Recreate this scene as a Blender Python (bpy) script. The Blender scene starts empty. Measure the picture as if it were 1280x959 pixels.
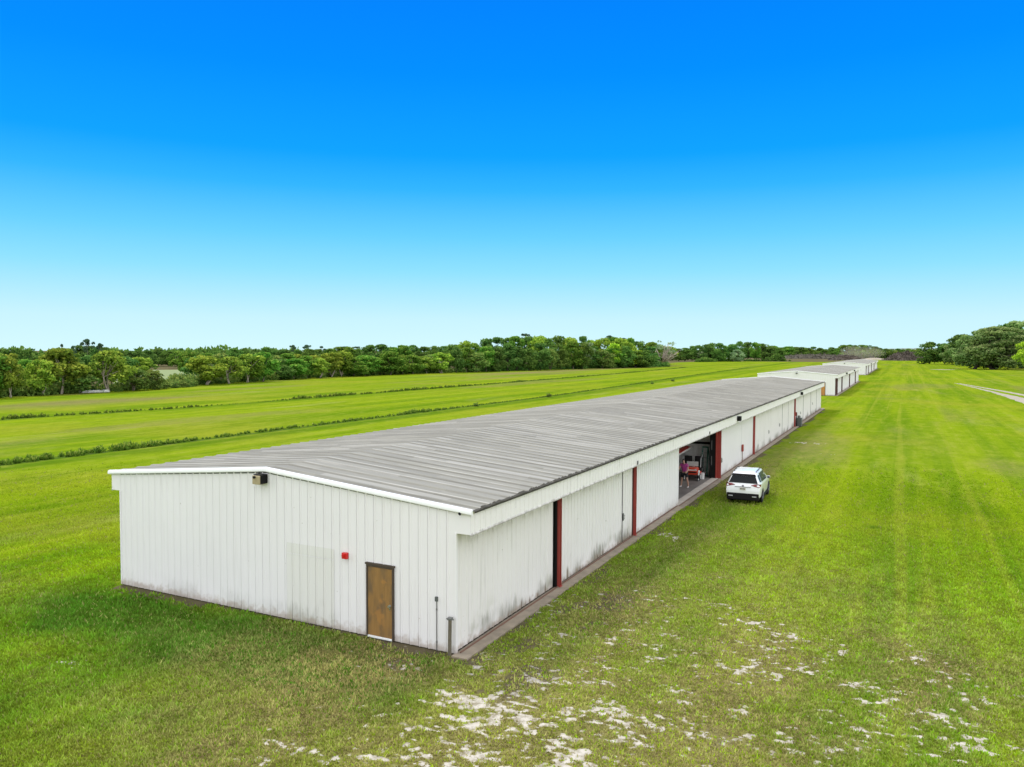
import bpy, bmesh, math, random
import numpy as np
from mathutils import Vector, Matrix
R = math.radians
rng = np.random.default_rng(11)
rnd = random.Random(4)
scene = bpy.context.scene
col = scene.collection

# ------------------------------------------------------------------ helpers
def link(o, parent=None):
    col.objects.link(o)
    if parent is not None:
        o.parent = parent
    return o

def tag(o, label=None, cat=None, group=None, kind=None):
    if label: o['label'] = label
    if cat: o['category'] = cat
    if group: o['group'] = group
    if kind: o['kind'] = kind
    return o

def thing(name, label, cat, loc=(0, 0, 0), rz=0.0, group=None):
    o = bpy.data.objects.new(name, None)
    o.empty_display_size = 0.3
    o.location = loc
    o.rotation_euler = (0, 0, rz)
    link(o)
    return tag(o, label, cat, group)

class MB:
    """collects geometry, then becomes ONE mesh object"""
    def __init__(s):
        s.v = []; s.f = []; s.m = []
    def add(s, verts, faces, mi=0):
        b = len(s.v)
        s.v.extend([tuple(p) for p in verts])
        s.f.extend([tuple(b + i for i in f) for f in faces])
        s.m.extend([mi] * len(faces))
        return s
    def box(s, x0, x1, y0, y1, z0, z1, mi=0, M=None):
        vs = [Vector(p) for p in ((x0,y0,z0),(x1,y0,z0),(x1,y1,z0),(x0,y1,z0),(x0,y0,z1),(x1,y0,z1),(x1,y1,z1),(x0,y1,z1))]
        if M is not None: vs = [M @ p for p in vs]
        return s.add(vs, [(0,3,2,1),(4,5,6,7),(0,1,5,4),(1,2,6,5),(2,3,7,6),(3,0,4,7)], mi)
    def bbox(s, x0, x1, y0, y1, z0, z1, b=0.02, mi=0, M=None):
        """bevelled box"""
        bm = bmesh.new(); bmesh.ops.create_cube(bm, size=1)
        for v in bm.verts:
            v.co = Vector((x0+(v.co.x+.5)*(x1-x0), y0+(v.co.y+.5)*(y1-y0), z0+(v.co.z+.5)*(z1-z0)))
        bmesh.ops.bevel(bm, geom=list(bm.edges), offset=b, segments=2, affect='EDGES', profile=.6)
        bm.verts.index_update()
        vs = [v.co.copy() for v in bm.verts]
        if M is not None: vs = [M @ p for p in vs]
        s.add(vs, [tuple(v.index for v in f.verts) for f in bm.faces], mi); bm.free()
        return s
    def tube(s, pts, rad, n=8, mi=0, cap=True):
        pts = [Vector(p) for p in pts]
        rads = rad if isinstance(rad, (list, tuple)) else [rad] * len(pts)
        vs = []; fs = []
        up = Vector((0, 0, 1))
        for i, p in enumerate(pts):
            d = (pts[min(i+1, len(pts)-1)] - pts[max(i-1, 0)]).normalized()
            a = d.cross(up)
            if a.length < .15: a = d.cross(Vector((1, 0, 0)))
            a.normalize(); b = d.cross(a)
            for k in range(n):
                t = 2*math.pi*k/n
                vs.append(p + (a*math.cos(t) + b*math.sin(t))*rads[i])
        for i in range(len(pts)-1):
            for k in range(n):
                fs.append((i*n+k, i*n+(k+1) % n, (i+1)*n+(k+1) % n, (i+1)*n+k))
        if cap:
            fs.append(tuple(range(n-1, -1, -1)))
            fs.append(tuple((len(pts)-1)*n+k for k in range(n)))
        return s.add(vs, fs, mi)
    def cyl(s, p, axis, r, h, n=20, mi=0, bev=0.0):
        a = Vector(axis).normalized(); p = Vector(p)
        if bev:
            return s.tube([p, p+a*.001, p+a*bev, p+a*(h-bev), p+a*(h-.001), p+a*h], [r-bev, r-bev, r, r, r-bev, r-bev], n, mi)
        return s.tube([p, p+a*h], r, n, mi)
    def build(s, name, mat=None, parent=None, smooth=False, angle=None):
        me = bpy.data.meshes.new(name)
        me.from_pydata(s.v, [], s.f)
        mats = mat if isinstance(mat, (list, tuple)) else [mat]
        for m in mats:
            if m: me.materials.append(m)
        if len(mats) > 1:
            me.polygons.foreach_set('material_index', s.m)
        if smooth or angle:
            me.polygons.foreach_set('use_smooth', [True]*len(me.polygons))
            if angle: me.set_sharp_from_angle(angle=R(angle))
        me.update()
        return link(bpy.data.objects.new(name, me), parent)

def copy_tree(o, parent=None):
    c = o.copy(); col.objects.link(c)
    if parent is not None: c.parent = parent
    for ch in list(o.children):
        copy_tree(ch, c)
    return c

def npmesh(name, verts, loops, counts, mats, attrs=None, parent=None, smooth=False):
    """fast mesh from numpy; attrs: {name: (domain, array)}"""
    me = bpy.data.meshes.new(name)
    verts = np.asarray(verts, np.float32); loops = np.asarray(loops, np.int32); counts = np.asarray(counts, np.int32)
    me.vertices.add(len(verts)); me.vertices.foreach_set('co', verts.ravel())
    me.loops.add(len(loops)); me.loops.foreach_set('vertex_index', loops)
    me.polygons.add(len(counts))
    st = np.zeros(len(counts), np.int32); st[1:] = np.cumsum(counts)[:-1]
    me.polygons.foreach_set('loop_start', st)
    if smooth: me.polygons.foreach_set('use_smooth', np.ones(len(counts), bool))
    me.update(calc_edges=True)
    for k, (dom, arr) in (attrs or {}).items():
        a = me.attributes.new(k, 'FLOAT', dom)
        a.data.foreach_set('value', np.asarray(arr, np.float32))
    for m in mats: me.materials.append(m)
    me.validate()
    o = bpy.data.objects.new(name, me)
    return link(o, parent)

# ------------------------------------------------------------------ numpy noise
_P = np.random.default_rng(3).random((64, 256, 256)).astype(np.float32)
def vnoise(x, y, seed=0):
    t = _P[seed % 64]
    xi = np.floor(x).astype(int); yi = np.floor(y).astype(int)
    fx = x - xi; fy = y - yi
    fx = fx*fx*(3-2*fx); fy = fy*fy*(3-2*fy)
    a = t[xi & 255, yi & 255]; b = t[(xi+1) & 255, yi & 255]
    c = t[xi & 255, (yi+1) & 255]; d = t[(xi+1) & 255, (yi+1) & 255]
    return (a*(1-fx)+b*fx)*(1-fy) + (c*(1-fx)+d*fx)*fy
def fbm(x, y, o=4, seed=0):
    s = 0; a = .5; tot = 0
    for i in range(o):
        s = s + a*vnoise(x*2**i + 17.3*i, y*2**i + 5.1*i, seed+i); tot += a; a *= .55
    return s/tot
def sst(a, b, x):
    t = np.clip((x-a)/(b-a), 0, 1); return t*t*(3-2*t)

# ------------------------------------------------------------------ material DSL
class NT:
    def __init__(s, name):
        s.mat = bpy.data.materials.new(name); s.mat.use_nodes = True
        s.t = s.mat.node_tree; s.t.nodes.clear()
        s.out = s.t.nodes.new('ShaderNodeOutputMaterial')
    def n(s, typ, **kw):
        nd = s.t.nodes.new('ShaderNode'+typ)
        ins = kw.pop('ins', {})
        for k, v in kw.items(): setattr(nd, k, v)
        for k, v in ins.items(): s.set(nd, k, v)
        return nd
    def set(s, nd, k, v):
        sock = nd.inputs[k]
        if isinstance(v, bpy.types.NodeSocket): s.t.links.new(v, sock)
        else:
            if sock.type == 'RGBA' and len(v) == 3: v = (*v, 1)
            sock.default_value = v
    def math(s, op, a, b=0.0, clamp=False):
        nd = s.n('Math', operation=op, use_clamp=clamp); s.set(nd, 0, a); s.set(nd, 1, b); return nd.outputs[0]
    def mix(s, f, a, b, mode='MIX'):
        nd = s.n('Mix', data_type='RGBA', blend_type=mode); s.set(nd, 0, f); s.set(nd, 6, a); s.set(nd, 7, b); return nd.outputs[2]
    def sst(s, v, a, b):
        nd = s.n('MapRange', interpolation_type='SMOOTHSTEP'); s.set(nd, 0, v); s.set(nd, 1, a); s.set(nd, 2, b); return nd.outputs[0]
    def noise(s, vec, scale, detail=4.0, rough=.55, dist=0.0):
        nd = s.n('TexNoise'); s.set(nd, 'Vector', vec); s.set(nd, 'Scale', scale); s.set(nd, 'Detail', detail); s.set(nd, 'Roughness', rough); s.set(nd, 'Distortion', dist); return nd.outputs[0]
    def scale(s, vec, xyz):
        nd = s.n('VectorMath', operation='MULTIPLY'); s.set(nd, 0, vec); s.set(nd, 1, xyz); return nd.outputs[0]
    def obj(s): return s.n('TexCoord').outputs['Object']
    def pos(s): return s.n('NewGeometry').outputs['Position']
    def xyz(s, v): 
        nd = s.n('SeparateXYZ'); s.set(nd, 0, v); return nd.outputs
    def attr(s, name): return s.n('Attribute', attribute_name=name).outputs['Fac']
    def orand(s): return s.n('ObjectInfo').outputs['Random']
    def bump(s, h, strength=.3, dist=.02):
        nd = s.n('Bump'); s.set(nd, 'Strength', strength); s.set(nd, 'Distance', dist); s.set(nd, 'Height', h); return nd.outputs[0]
    def bsdf(s, color, rough=.6, metal=0.0, normal=None, spec=.5, **kw):
        nd = s.n('BsdfPrincipled'); s.set(nd, 'Base Color', color); s.set(nd, 'Roughness', rough); s.set(nd, 'Metallic', metal); s.set(nd, 'Specular IOR Level', spec)
        if normal is not None: s.set(nd, 'Normal', normal)
        for k, v in kw.items(): s.set(nd, k, v)
        s.t.links.new(nd.outputs[0], s.out.inputs[0]); return nd

def simple(name, c, rough=.6, metal=0.0, var=.12, scale=6.0, spec=.5, bump=0.0, coat=0.0):
    m = NT(name); o = m.obj()
    n = m.noise(o, scale, 5)
    k = m.mix(n, tuple(x*(1-var) for x in c), tuple(min(1, x*(1+var)) for x in c))
    nr = m.bump(n, bump, .01) if bump else None
    kw = {'Coat Weight': coat} if coat else {}
    m.bsdf(k, m.math('ADD', m.math('MULTIPLY', n, .15), rough-.07), metal, nr, spec, **kw)
    return m.mat
# ------------------------------------------------------------------ materials
def white_wall(name, dirty=0.0, base=(.765, .765, .765)):
    m = NT(name); o = m.obj(); x, y, z = m.xyz(o)
    c = m.mix(m.noise(o, .5, 4), tuple(v*.95 for v in base), tuple(v*1.03 for v in base))
    # vertical run-off streaks, moss at the foot, scattered scuffs
    st = m.noise(m.scale(o, (7, 7, .35)), 1.0, 5, .6)
    c = m.mix(m.math('MULTIPLY', m.sst(st, .56, .8), .22+.5*dirty), c, (.42, .42, .37))
    hgt = m.math('ADD', z, m.math('MULTIPLY', m.noise(m.scale(o, (5, 5, 1.2)), 1.3, 5, .65), -1.1+.0*dirty))
    foot = m.sst(hgt, .12+.10*dirty, -.42)
    patch = m.sst(m.noise(o, .45, 2), .42, .62)
    c = m.mix(m.math('MULTIPLY', foot, m.math('MULTIPLY', patch, .25+.75*dirty)), c, (.13, .13, .085))
    low = m.sst(m.math('ADD', z, m.math('MULTIPLY', m.noise(m.scale(o, (3, 3, 3)), 1.5, 4), -.6)), .02, -.26)
    c = m.mix(m.math('MULTIPLY', low, .55), c, (.30, .22, .15))
    sc = m.noise(o, 9, 2, .4)
    c = m.mix(m.math('MULTIPLY', m.sst(sc, .74, .80), .5), c, (.35, .33, .28))
    if dirty > .5:
        rb = m.n('TexWhiteNoise', noise_dimensions='1D'); m.set(rb, 'W', m.math('FLOOR', m.math('DIVIDE', y, .305)))
        rh = m.math('SUBTRACT', z, m.math('MULTIPLY', m.math('POWER', rb.outputs[0], 2.0), m.math('ADD', .15, m.math('MULTIPLY', m.sst(m.noise(m.scale(o, (0, .22, 0)), 1.0, 2), .45, .62), .75))))
        fry = m.math('FRACT', m.math('DIVIDE', y, .305)); wob = m.noise(m.scale(o, (3, 12, 3)), 1.5, 4)
        tick = m.math('MULTIPLY', m.sst(rh, .16, -.10), m.sst(m.math('ADD', fry, m.math('MULTIPLY', wob, .5)), .95, .6))
        c = m.mix(m.math('MULTIPLY', tick, .75), c, (.13, .09, .05))
        top = m.math('MULTIPLY', m.sst(m.math('ADD', z, m.math('MULTIPLY', wob, .9)), 3.15, 3.75), m.sst(rb.outputs[0], .35, .8))
        c = m.mix(m.math('MULTIPLY', top, .45), c, (.33, .31, .26))
    if dirty:
        mossy = m.math('MULTIPLY', m.sst(m.noise(o, .8, 4), .55, .75), m.sst(z, 1.5, .2))
        c = m.mix(m.math('MULTIPLY', mossy, .35), c, (.30, .31, .2))
    nr = m.bump(m.noise(o, 1.6, 2), .12, .02)
    m.bsdf(c, m.math('ADD', m.math('MULTIPLY', st, .2), .38), 0, nr, .4)
    return m.mat
M = {}
HF_ = 3.33
M['wall'] = white_wall('white_sheet_metal', .0, (.775, .762, .772))
M['wall_dirty'] = white_wall('stained_white_sheet_metal', .7, (.765, .745, .735))
M['patch'] = white_wall('repaired_white_sheet_metal', .12, (.715, .71, .685))
M['wall_inner'] = white_wall('grey_inner_sheet', .1, (.80, .80, .78))
def fascia_mat():
    m = NT('stained_white_fascia'); o = m.obj()
    st = m.noise(m.scale(o, (9, 9, .9)), 1.0, 5, .65)
    c = m.mix(m.noise(o, .7, 4), (.775, .75, .74), (.83, .81, .80))
    c = m.mix(m.math('MULTIPLY', m.sst(st, .55, .78), .6), c, (.36, .36, .31))
    ox, oy, oz = m.xyz(o)
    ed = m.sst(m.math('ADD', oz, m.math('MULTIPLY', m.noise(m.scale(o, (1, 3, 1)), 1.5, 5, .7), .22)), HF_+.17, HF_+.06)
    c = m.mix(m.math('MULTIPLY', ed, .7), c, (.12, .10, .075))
    b = m.noise(m.scale(o, (1, 1.6, 3)), 2.2, 6, .7)
    c = m.mix(m.math('MULTIPLY', m.sst(b, .62, .78), .65), c, (.16, .15, .12))
    m.bsdf(c, .5, 0, None, .4); return m.mat
M['fascia'] = fascia_mat()
M['trim'] = simple('white_trim_paint', (.80, .81, .81), .4, var=.04)
def roof_mat():
    m = NT('weathered_grey_roof'); o = m.obj(); x, y, z = m.xyz(o)
    c = m.mix(m.noise(m.scale(o, (.10, 1.1, 1)), 1.6, 6, .65), (.205, .199, .170), (.272, .265, .228))
    c = m.mix(m.math('MULTIPLY', m.sst(m.noise(m.scale(o, (.25, 6, 1)), 1.0, 4, .7), .55, .72), .3), c, (.12, .118, .11))
    c = m.mix(m.math('MULTIPLY', m.sst(m.noise(m.scale(o, (.14, 8, 1)), 1.3, 3, .6), .62, .76), .25), c, (.42, .415, .39))
    # every sheet weathered a little differently
    sh = m.n('TexWhiteNoise', noise_dimensions='1D'); m.set(sh, 'W', m.math('FLOOR', m.math('DIVIDE', y, .915)))
    c = m.mix(m.math('MULTIPLY', sh.outputs[0], .25), c, (.18, .178, .165))
    s2 = m.n('TexWhiteNoise', noise_dimensions='2D'); cv = m.n('CombineXYZ'); m.set(cv, 0, m.math('FLOOR', m.math('DIVIDE', y, .305))); m.set(cv, 1, m.math('FLOOR', m.math('MULTIPLY', m.math('ADD', x, m.math('MULTIPLY', sh.outputs[0], 9.0)), .22))); m.set(s2, 'Vector', cv.outputs[0])
    c = m.mix(m.math('MULTIPLY', m.sst(s2.outputs[0], .55, 1.0), .22), c, (.13, .128, .12))
    c = m.mix(m.math('MULTIPLY', m.sst(s2.outputs[0], .35, .0), .22), c, (.52, .51, .48))
    sp = m.noise(o, 3.2, 5, .7)
    c = m.mix(m.math('MULTIPLY', m.sst(sp, .6, .75), .4), c, (.13, .125, .115))
    # broken dark line along the foot of every rib, paler tops
    fr = m.math('FRACT', m.math('DIVIDE', m.math('ADD', y, .06), .61))
    brk = m.sst(m.noise(m.scale(o, (.35, 1.6, 1)), 1.0, 5, .65), .34, .58)
    ln = m.math('MULTIPLY', m.sst(fr, .56, .66), m.sst(fr, .80, .70))
    c = m.mix(m.math('MULTIPLY', m.math('MULTIPLY', ln, brk), .55), c, (.095, .092, .08))
    tp = m.math('MULTIPLY', m.sst(fr, .76, .82), m.sst(fr, .99, .92))
    c = m.mix(m.math('MULTIPLY', m.math('MULTIPLY', tp, m.sst(m.noise(m.scale(o, (.3, 1.3, 1)), 1.2, 4), .4, .65)), .6), c, (.50, .49, .445))
    m.bsdf(c, .75, .0, None, .12); return m.mat
M['roof'] = roof_mat()
M['red'] = simple('faded_red_steel', (.30, .04, .03), .5, var=.3, scale=3)
M['darkred'] = simple('dark_maroon_steel', (.075, .022, .018), .55, var=.3, scale=3)
M['black'] = simple('black_steel', (.010, .010, .010), .7, spec=.15)
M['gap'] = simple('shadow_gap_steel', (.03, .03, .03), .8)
M['concrete'] = simple('stained_concrete', (.25, .205, .15), .9, var=.65, scale=2.2, bump=.3)
M['concrete_pale'] = simple('pale_concrete', (.47, .42, .36), .9, var=.3, scale=3, bump=.3)
M['floor'] = simple('oily_concrete_floor', (.17, .155, .14), .55, var=.6, scale=.9)
M['rail'] = simple('rusty_rail', (.16, .085, .055), .75, var=.45, scale=5)
M['beige'] = simple('beige_box', (.36, .30, .17), .6, var=.15, scale=8)
M['signal'] = simple('signal_red_plastic', (.55, .006, .008), .35, var=.1)
M['conduit'] = simple('galvanised_conduit', (.2, .2, .2), .45, .6, var=.3)
M['chrome'] = simple('dull_chrome', (.5, .5, .5), .3, .9)
M['pipe'] = simple('weathered_post', (.12, .105, .075), .85, var=.6, scale=9)
def wood_door():
    m = NT('weathered_plywood_door'); o = m.obj(); x, y, z = m.xyz(o)
    g = m.noise(m.scale(o, (9, 9, .7)), 1.6, 6, .65)
    c = m.mix(g, (.16, .085, .027), (.35, .20, .065))
    c = m.mix(m.math('MULTIPLY', m.sst(m.noise(m.scale(o, (2.5, 2.5, 1)), 1.2, 4), .42, .68), .8), c, (.12, .085, .05))
    c = m.mix(m.math('MULTIPLY', m.sst(m.noise(m.scale(o, (1, 1, 1)), 2.2, 3), .55, .7), .5), c, (.42, .20, .045))
    m.bsdf(c, .6, 0, None, .3); return m.mat
M['door'] = wood_door()
M['door_frame'] = simple('dark_brown_door_frame', (.055, .038, .026), .6, var=.4, scale=7)
M['orange_wood'] = simple('orange_stained_wood', (.44, .20, .045), .6, var=.3, scale=2)
M['glassy'] = simple('lamp_glass', (.5, .52, .5), .15)
M['debris_leaf'] = simple('dark_leaf_litter', (.05, .046, .036), .95, var=.6, scale=8)
# vehicles and small things
M['car_white'] = simple('white_car_paint', (.78, .79, .80), .25, var=.02, coat=.8)
M['car_black'] = simple('black_car_plastic', (.010, .009, .010), .6, spec=.15)
M['glass_dark'] = simple('tinted_glass', (.008, .010, .011), .25, spec=.15)
M['tail_red'] = simple('dark_red_lens', (.16, .008, .010), .15, spec=.7)
M['tyre'] = simple('tyre_rubber', (.016, .016, .016), .85)
M['rim'] = simple('dark_alloy', (.18, .18, .19), .35, .7)
M['plate'] = simple('pale_licence_plate', (.6, .58, .5), .5)
M['green'] = simple('green_fibreglass', (.02, .20, .14), .45)
M['alu'] = simple('aluminium', (.45, .46, .47), .45, .6)
M['orange_red'] = simple('orange_red_paint', (.62, .045, .012), .35, coat=.4)
M['vinyl'] = simple('black_vinyl', (.012, .012, .012), .6, spec=.2)
M['white_plastic'] = simple('white_plastic', (.74, .74, .72), .45)
M['pink'] = simple('magenta_cloth', (.42, .055, .26), .85, var=.25, scale=9)
M['shorts'] = simple('black_cloth', (.015, .015, .018), .9)
M['skin'] = simple('skin', (.50, .29, .21), .6)
M['hair'] = simple('dark_hair', (.022, .015, .012), .7)
M['wing_red'] = simple('red_aircraft_paint', (.40, .02, .015), .4)
M['wing_white'] = simple('white_aircraft_paint', (.74, .74, .73), .4)
M['utility'] = simple('grey_green_cabinet', (.09, .10, .095), .6)
M['sandpile'] = simple('pale_sand', (.30, .26, .20), .95, var=.2, scale=.3)
M['mulch'] = simple('brown_mulch', (.062, .055, .038), .95, var=.7, scale=.12, bump=.5)
M['mulch_red'] = simple('reddish_log_heap', (.062, .048, .036), .95, var=.7, scale=.2, bump=.5)
def dirt_track():
    m = NT('pale_sand_track'); p = m.pos()
    c = m.mix(m.noise(m.scale(p, (1, .25, 1)), 1.2, 5, .6), (.24, .21, .155), (.37, .335, .275))
    m.bsdf(c, .95, 0, None, .2); return m.mat
M['track'] = dirt_track()

def leaf_mat(name, dark, light, tip=None):
    m = NT(name)
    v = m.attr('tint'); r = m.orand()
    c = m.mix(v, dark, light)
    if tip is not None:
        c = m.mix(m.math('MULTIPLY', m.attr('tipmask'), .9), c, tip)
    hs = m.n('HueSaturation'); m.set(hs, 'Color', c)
    m.set(hs, 'Hue', m.math('ADD', m.math('MULTIPLY', r, .03), .485))
    m.set(hs, 'Value', m.math('ADD', m.math('MULTIPLY', r, .9), 1.95))
    d = m.n('BsdfDiffuse'); m.set(d, 'Color', hs.outputs[0])
    t = m.n('BsdfTranslucent'); m.set(t, 'Color', hs.outputs[0])
    mx = m.n('MixShader'); m.set(mx, 0, .3)
    m.t.links.new(d.outputs[0], mx.inputs[1]); m.t.links.new(t.outputs[0], mx.inputs[2])
    m.t.links.new(mx.outputs[0], m.out.inputs[0])
    return m.mat
L = {}
L['olive'] = leaf_mat('olive_leaves', (.030, .060, .010), (.115, .160, .018), (.21, .24, .035))
L['light'] = leaf_mat('light_green_leaves', (.045, .095, .012), (.15, .22, .025), (.22, .26, .035))
L['mid'] = leaf_mat('mid_green_leaves', (.022, .066, .009), (.082, .155, .020), (.13, .17, .03))
L['dark'] = leaf_mat('dark_green_leaves', (.016, .048, .011), (.062, .115, .024), (.10, .15, .035))
L['dense'] = leaf_mat('deep_green_leaves', (.017, .046, .009), (.068, .118, .022), (.10, .15, .03))
L['bushy'] = leaf_mat('bush_leaves', (.028, .060, .014), (.095, .135, .028), (.16, .17, .04))
L['pine'] = leaf_mat('pine_needles', (.014, .034, .018), (.050, .080, .040))
L['pale'] = leaf_mat('grey_green_leaves', (.06, .10, .05), (.17, .22, .11))
L['yellow'] = leaf_mat('spring_yellow_green_leaves', (.06, .13, .010), (.19, .29, .020), (.26, .33, .03))
L['oak'] = leaf_mat('live_oak_leaves', (.034, .070, .021), (.125, .175, .052), (.17, .19, .08))
L['weed'] = leaf_mat('rough_weeds', (.020, .046, .007), (.085, .120, .014), (.17, .18, .035))
M['bark'] = simple('grey_bark', (.16, .13, .10), .9, var=.35, scale=1.5)
M['bark_pale'] = simple('pale_bark', (.36, .31, .25), .9, var=.3, scale=1.5)
M['bark_dark'] = simple('dark_bark', (.05, .04, .032), .9, var=.35, scale=1.5)

def grass_nodes(m):
    """shared colour of turf: uses world position so sheet and blades agree"""
    p = m.pos()
    big = m.noise(p, .045, 4, .55)
    band = m.noise(m.scale(p, (1, .035, 1)), .22, 4, .6)      # mowing bands run with the hangar row
    fine = m.noise(m.scale(p, (1, .12, 1)), 1.1, 4, .6)
    c = m.mix(m.sst(band, .36, .64), GRASS_A, GRASS_B)
    c = m.mix(m.math('MULTIPLY', m.sst(big, .46, .68), .7), c, GRASS_C)
    c = m.mix(m.math('MULTIPLY', m.sst(fine, .50, .72), .5), c, GRASS_D)
    med = m.noise(m.scale(p, (1, .3, 1)), .16, 5, .65)
    c = m.mix(m.math('MULTIPLY', m.sst(med, .52, .72), .5), c, (.085, .150, .006))
    mow = m.noise(m.scale(p, (1, .006, 1)), .8, 4, .6)      # wheel and mower lines along the strip
    c = m.mix(m.math('MULTIPLY', m.sst(mow, .54, .64), .4), c, GRASS_D)
    c = m.mix(m.math('MULTIPLY', m.sst(mow, .42, .30), .35), c, (.10, .175, .006))
    pale = m.noise(m.scale(p, (1, .18, 1)), .10, 6, .7)
    c = m.mix(m.math('MULTIPLY', m.sst(pale, .56, .74), .55), c, (.30, .28, .10))
    return p, c
GRASS_A = (.105, .185, .006); GRASS_B = (.190, .262, .008); GRASS_C = (.225, .245, .020); GRASS_D = (.24, .27, .028)
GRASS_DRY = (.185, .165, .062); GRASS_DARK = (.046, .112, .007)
def ground_mat():
    m = NT('mown_grass_ground')
    p, c = grass_nodes(m)
    dry = m.attr('dry'); deep_green = m.attr('deep_green'); sand = m.attr('sand'); soil = m.attr('soil')
    n1 = m.noise(p, 2.3, 6, .62); n2 = m.noise(p, 9, 4, .6)
    c = m.mix(deep_green, c, GRASS_DARK)
    dd = m.math('MULTIPLY', dry, m.sst(m.math('ADD', n1, m.math('MULTIPLY', dry, .25)), .40, .68))
    c = m.mix(dd, c, GRASS_DRY)
    n3 = m.noise(m.scale(p, (1, .55, 1)), .8, 6, .7)
    c = m.mix(m.math('MULTIPLY', m.sst(n2, .35, .75), .35), c, m.mix(.5, c, (.02, .03, .004)))
    c = m.mix(m.math('MULTIPLY', m.sst(n3, .50, .66), .45), c, m.mix(.62, c, (.26, .27, .05)))
    c = m.mix(m.math('MULTIPLY', m.sst(n3, .50, .34), .45), c, m.mix(.55, c, (.05, .10, .004)))
    c = m.mix(m.math('MULTIPLY', m.sst(n1, .55, .36), .35), c, m.mix(.5, c, (.05, .085, .006)))
    so = m.sst(m.math('ADD', soil, m.math('MULTIPLY', m.math('SUBTRACT', n1, .5), .9)), .4, .7)
    c = m.mix(m.math('MULTIPLY', so, .9), c, m.mix(n1, (.055, .045, .028), (.15, .12, .08)))
    sm = m.sst(m.math('ADD', sand, m.math('MULTIPLY', m.math('SUBTRACT', m.noise(p, 9, 7, .78), .5), 2.6)), .36, .74)
    sc = m.mix(m.sst(m.noise(p, 4, 6, .75), .32, .62), (.19, .165, .105), (.47, .44, .385))
    c = m.mix(sm, c, sc)
    nr = m.bump(m.math('ADD', n2, m.math('MULTIPLY', n1, .7)), .6, .06)
    m.bsdf(c, 1.0, 0, nr, 0.0); return m.mat
M['ground'] = ground_mat()
def blade_mat():
    m = NT('grass_blades')
    p, c = grass_nodes(m)
    v = m.attr('tint'); c = m.mix(m.attr('deep_green'), c, GRASS_DARK)
    c = m.mix(m.attr('dry'), c, GRASS_DRY)
    hs = m.n('HueSaturation'); m.set(hs, 'Color', c); m.set(hs, 'Hue', m.math('ADD', m.math('MULTIPLY', v, .03), .488))
    m.set(hs, 'Value', m.math('ADD', m.math('MULTIPLY', v, 2.3), 1.05))
    d = m.n('BsdfDiffuse'); m.set(d, 'Color', hs.outputs[0]); t = m.n('BsdfTranslucent'); m.set(t, 'Color', hs.outputs[0])
    mx = m.n('MixShader'); m.set(mx, 0, .35)
    m.t.links.new(d.outputs[0], mx.inputs[1]); m.t.links.new(t.outputs[0], mx.inputs[2]); m.t.links.new(mx.outputs[0], m.out.inputs[0])
    return m.mat
M['blade'] = blade_mat()
# ------------------------------------------------------------------ ground sheet with soil / sand / dry / deep green masks
SAND = [(3.6,-4.2,3.6,2.4,1.25),(2.0,-2.0,2.2,1.3,.9),(4.9,-1.4,2.6,1.8,1.0),(6.6,-1.2,2.0,1.5,.6),(5.4,.8,2.2,1.6,.62),(11.8,1.4,1.1,1.4,.8),(11.6,3.6,1.2,1.1,.7),
        (12.3,.3,1.2,1.2,.55),(7.6,3.2,2.6,1.9,.52),(3.9,4.0,1.8,2.2,.50),(5.6,7.2,2.0,2.4,.42),(-1.0,-6.0,1.6,1.0,.55),(-1.4,-2.6,1.6,.5,.42),(9.0,-1.0,3.0,1.5,.5),
        (9.6,5.2,2.2,1.5,.42),(2.6,56.6,2.4,.7,.7),(5.4,49.5,1.5,.8,.42),(1.6,15.6,.7,1.0,.75),(3.2,12.2,.7,.7,.5),(-8.6,-5.2,.6,.5,.5),(4.5,10.5,2.2,2.0,.4)]
TLY = [-900, 40, 62, 85, 95, 108, 128, 150, 180, 215, 245, 285, 325, 360, 392, 400, 560, 590, 640, 665, 690, 705, 5000]
TLX = [-124, -124, -127, -129, -130, -137, -141, -146, -148, -145, -138, -132, -124, -113, -103, -112, -138, -132, -126, -112, -92, -80, 300]
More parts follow.
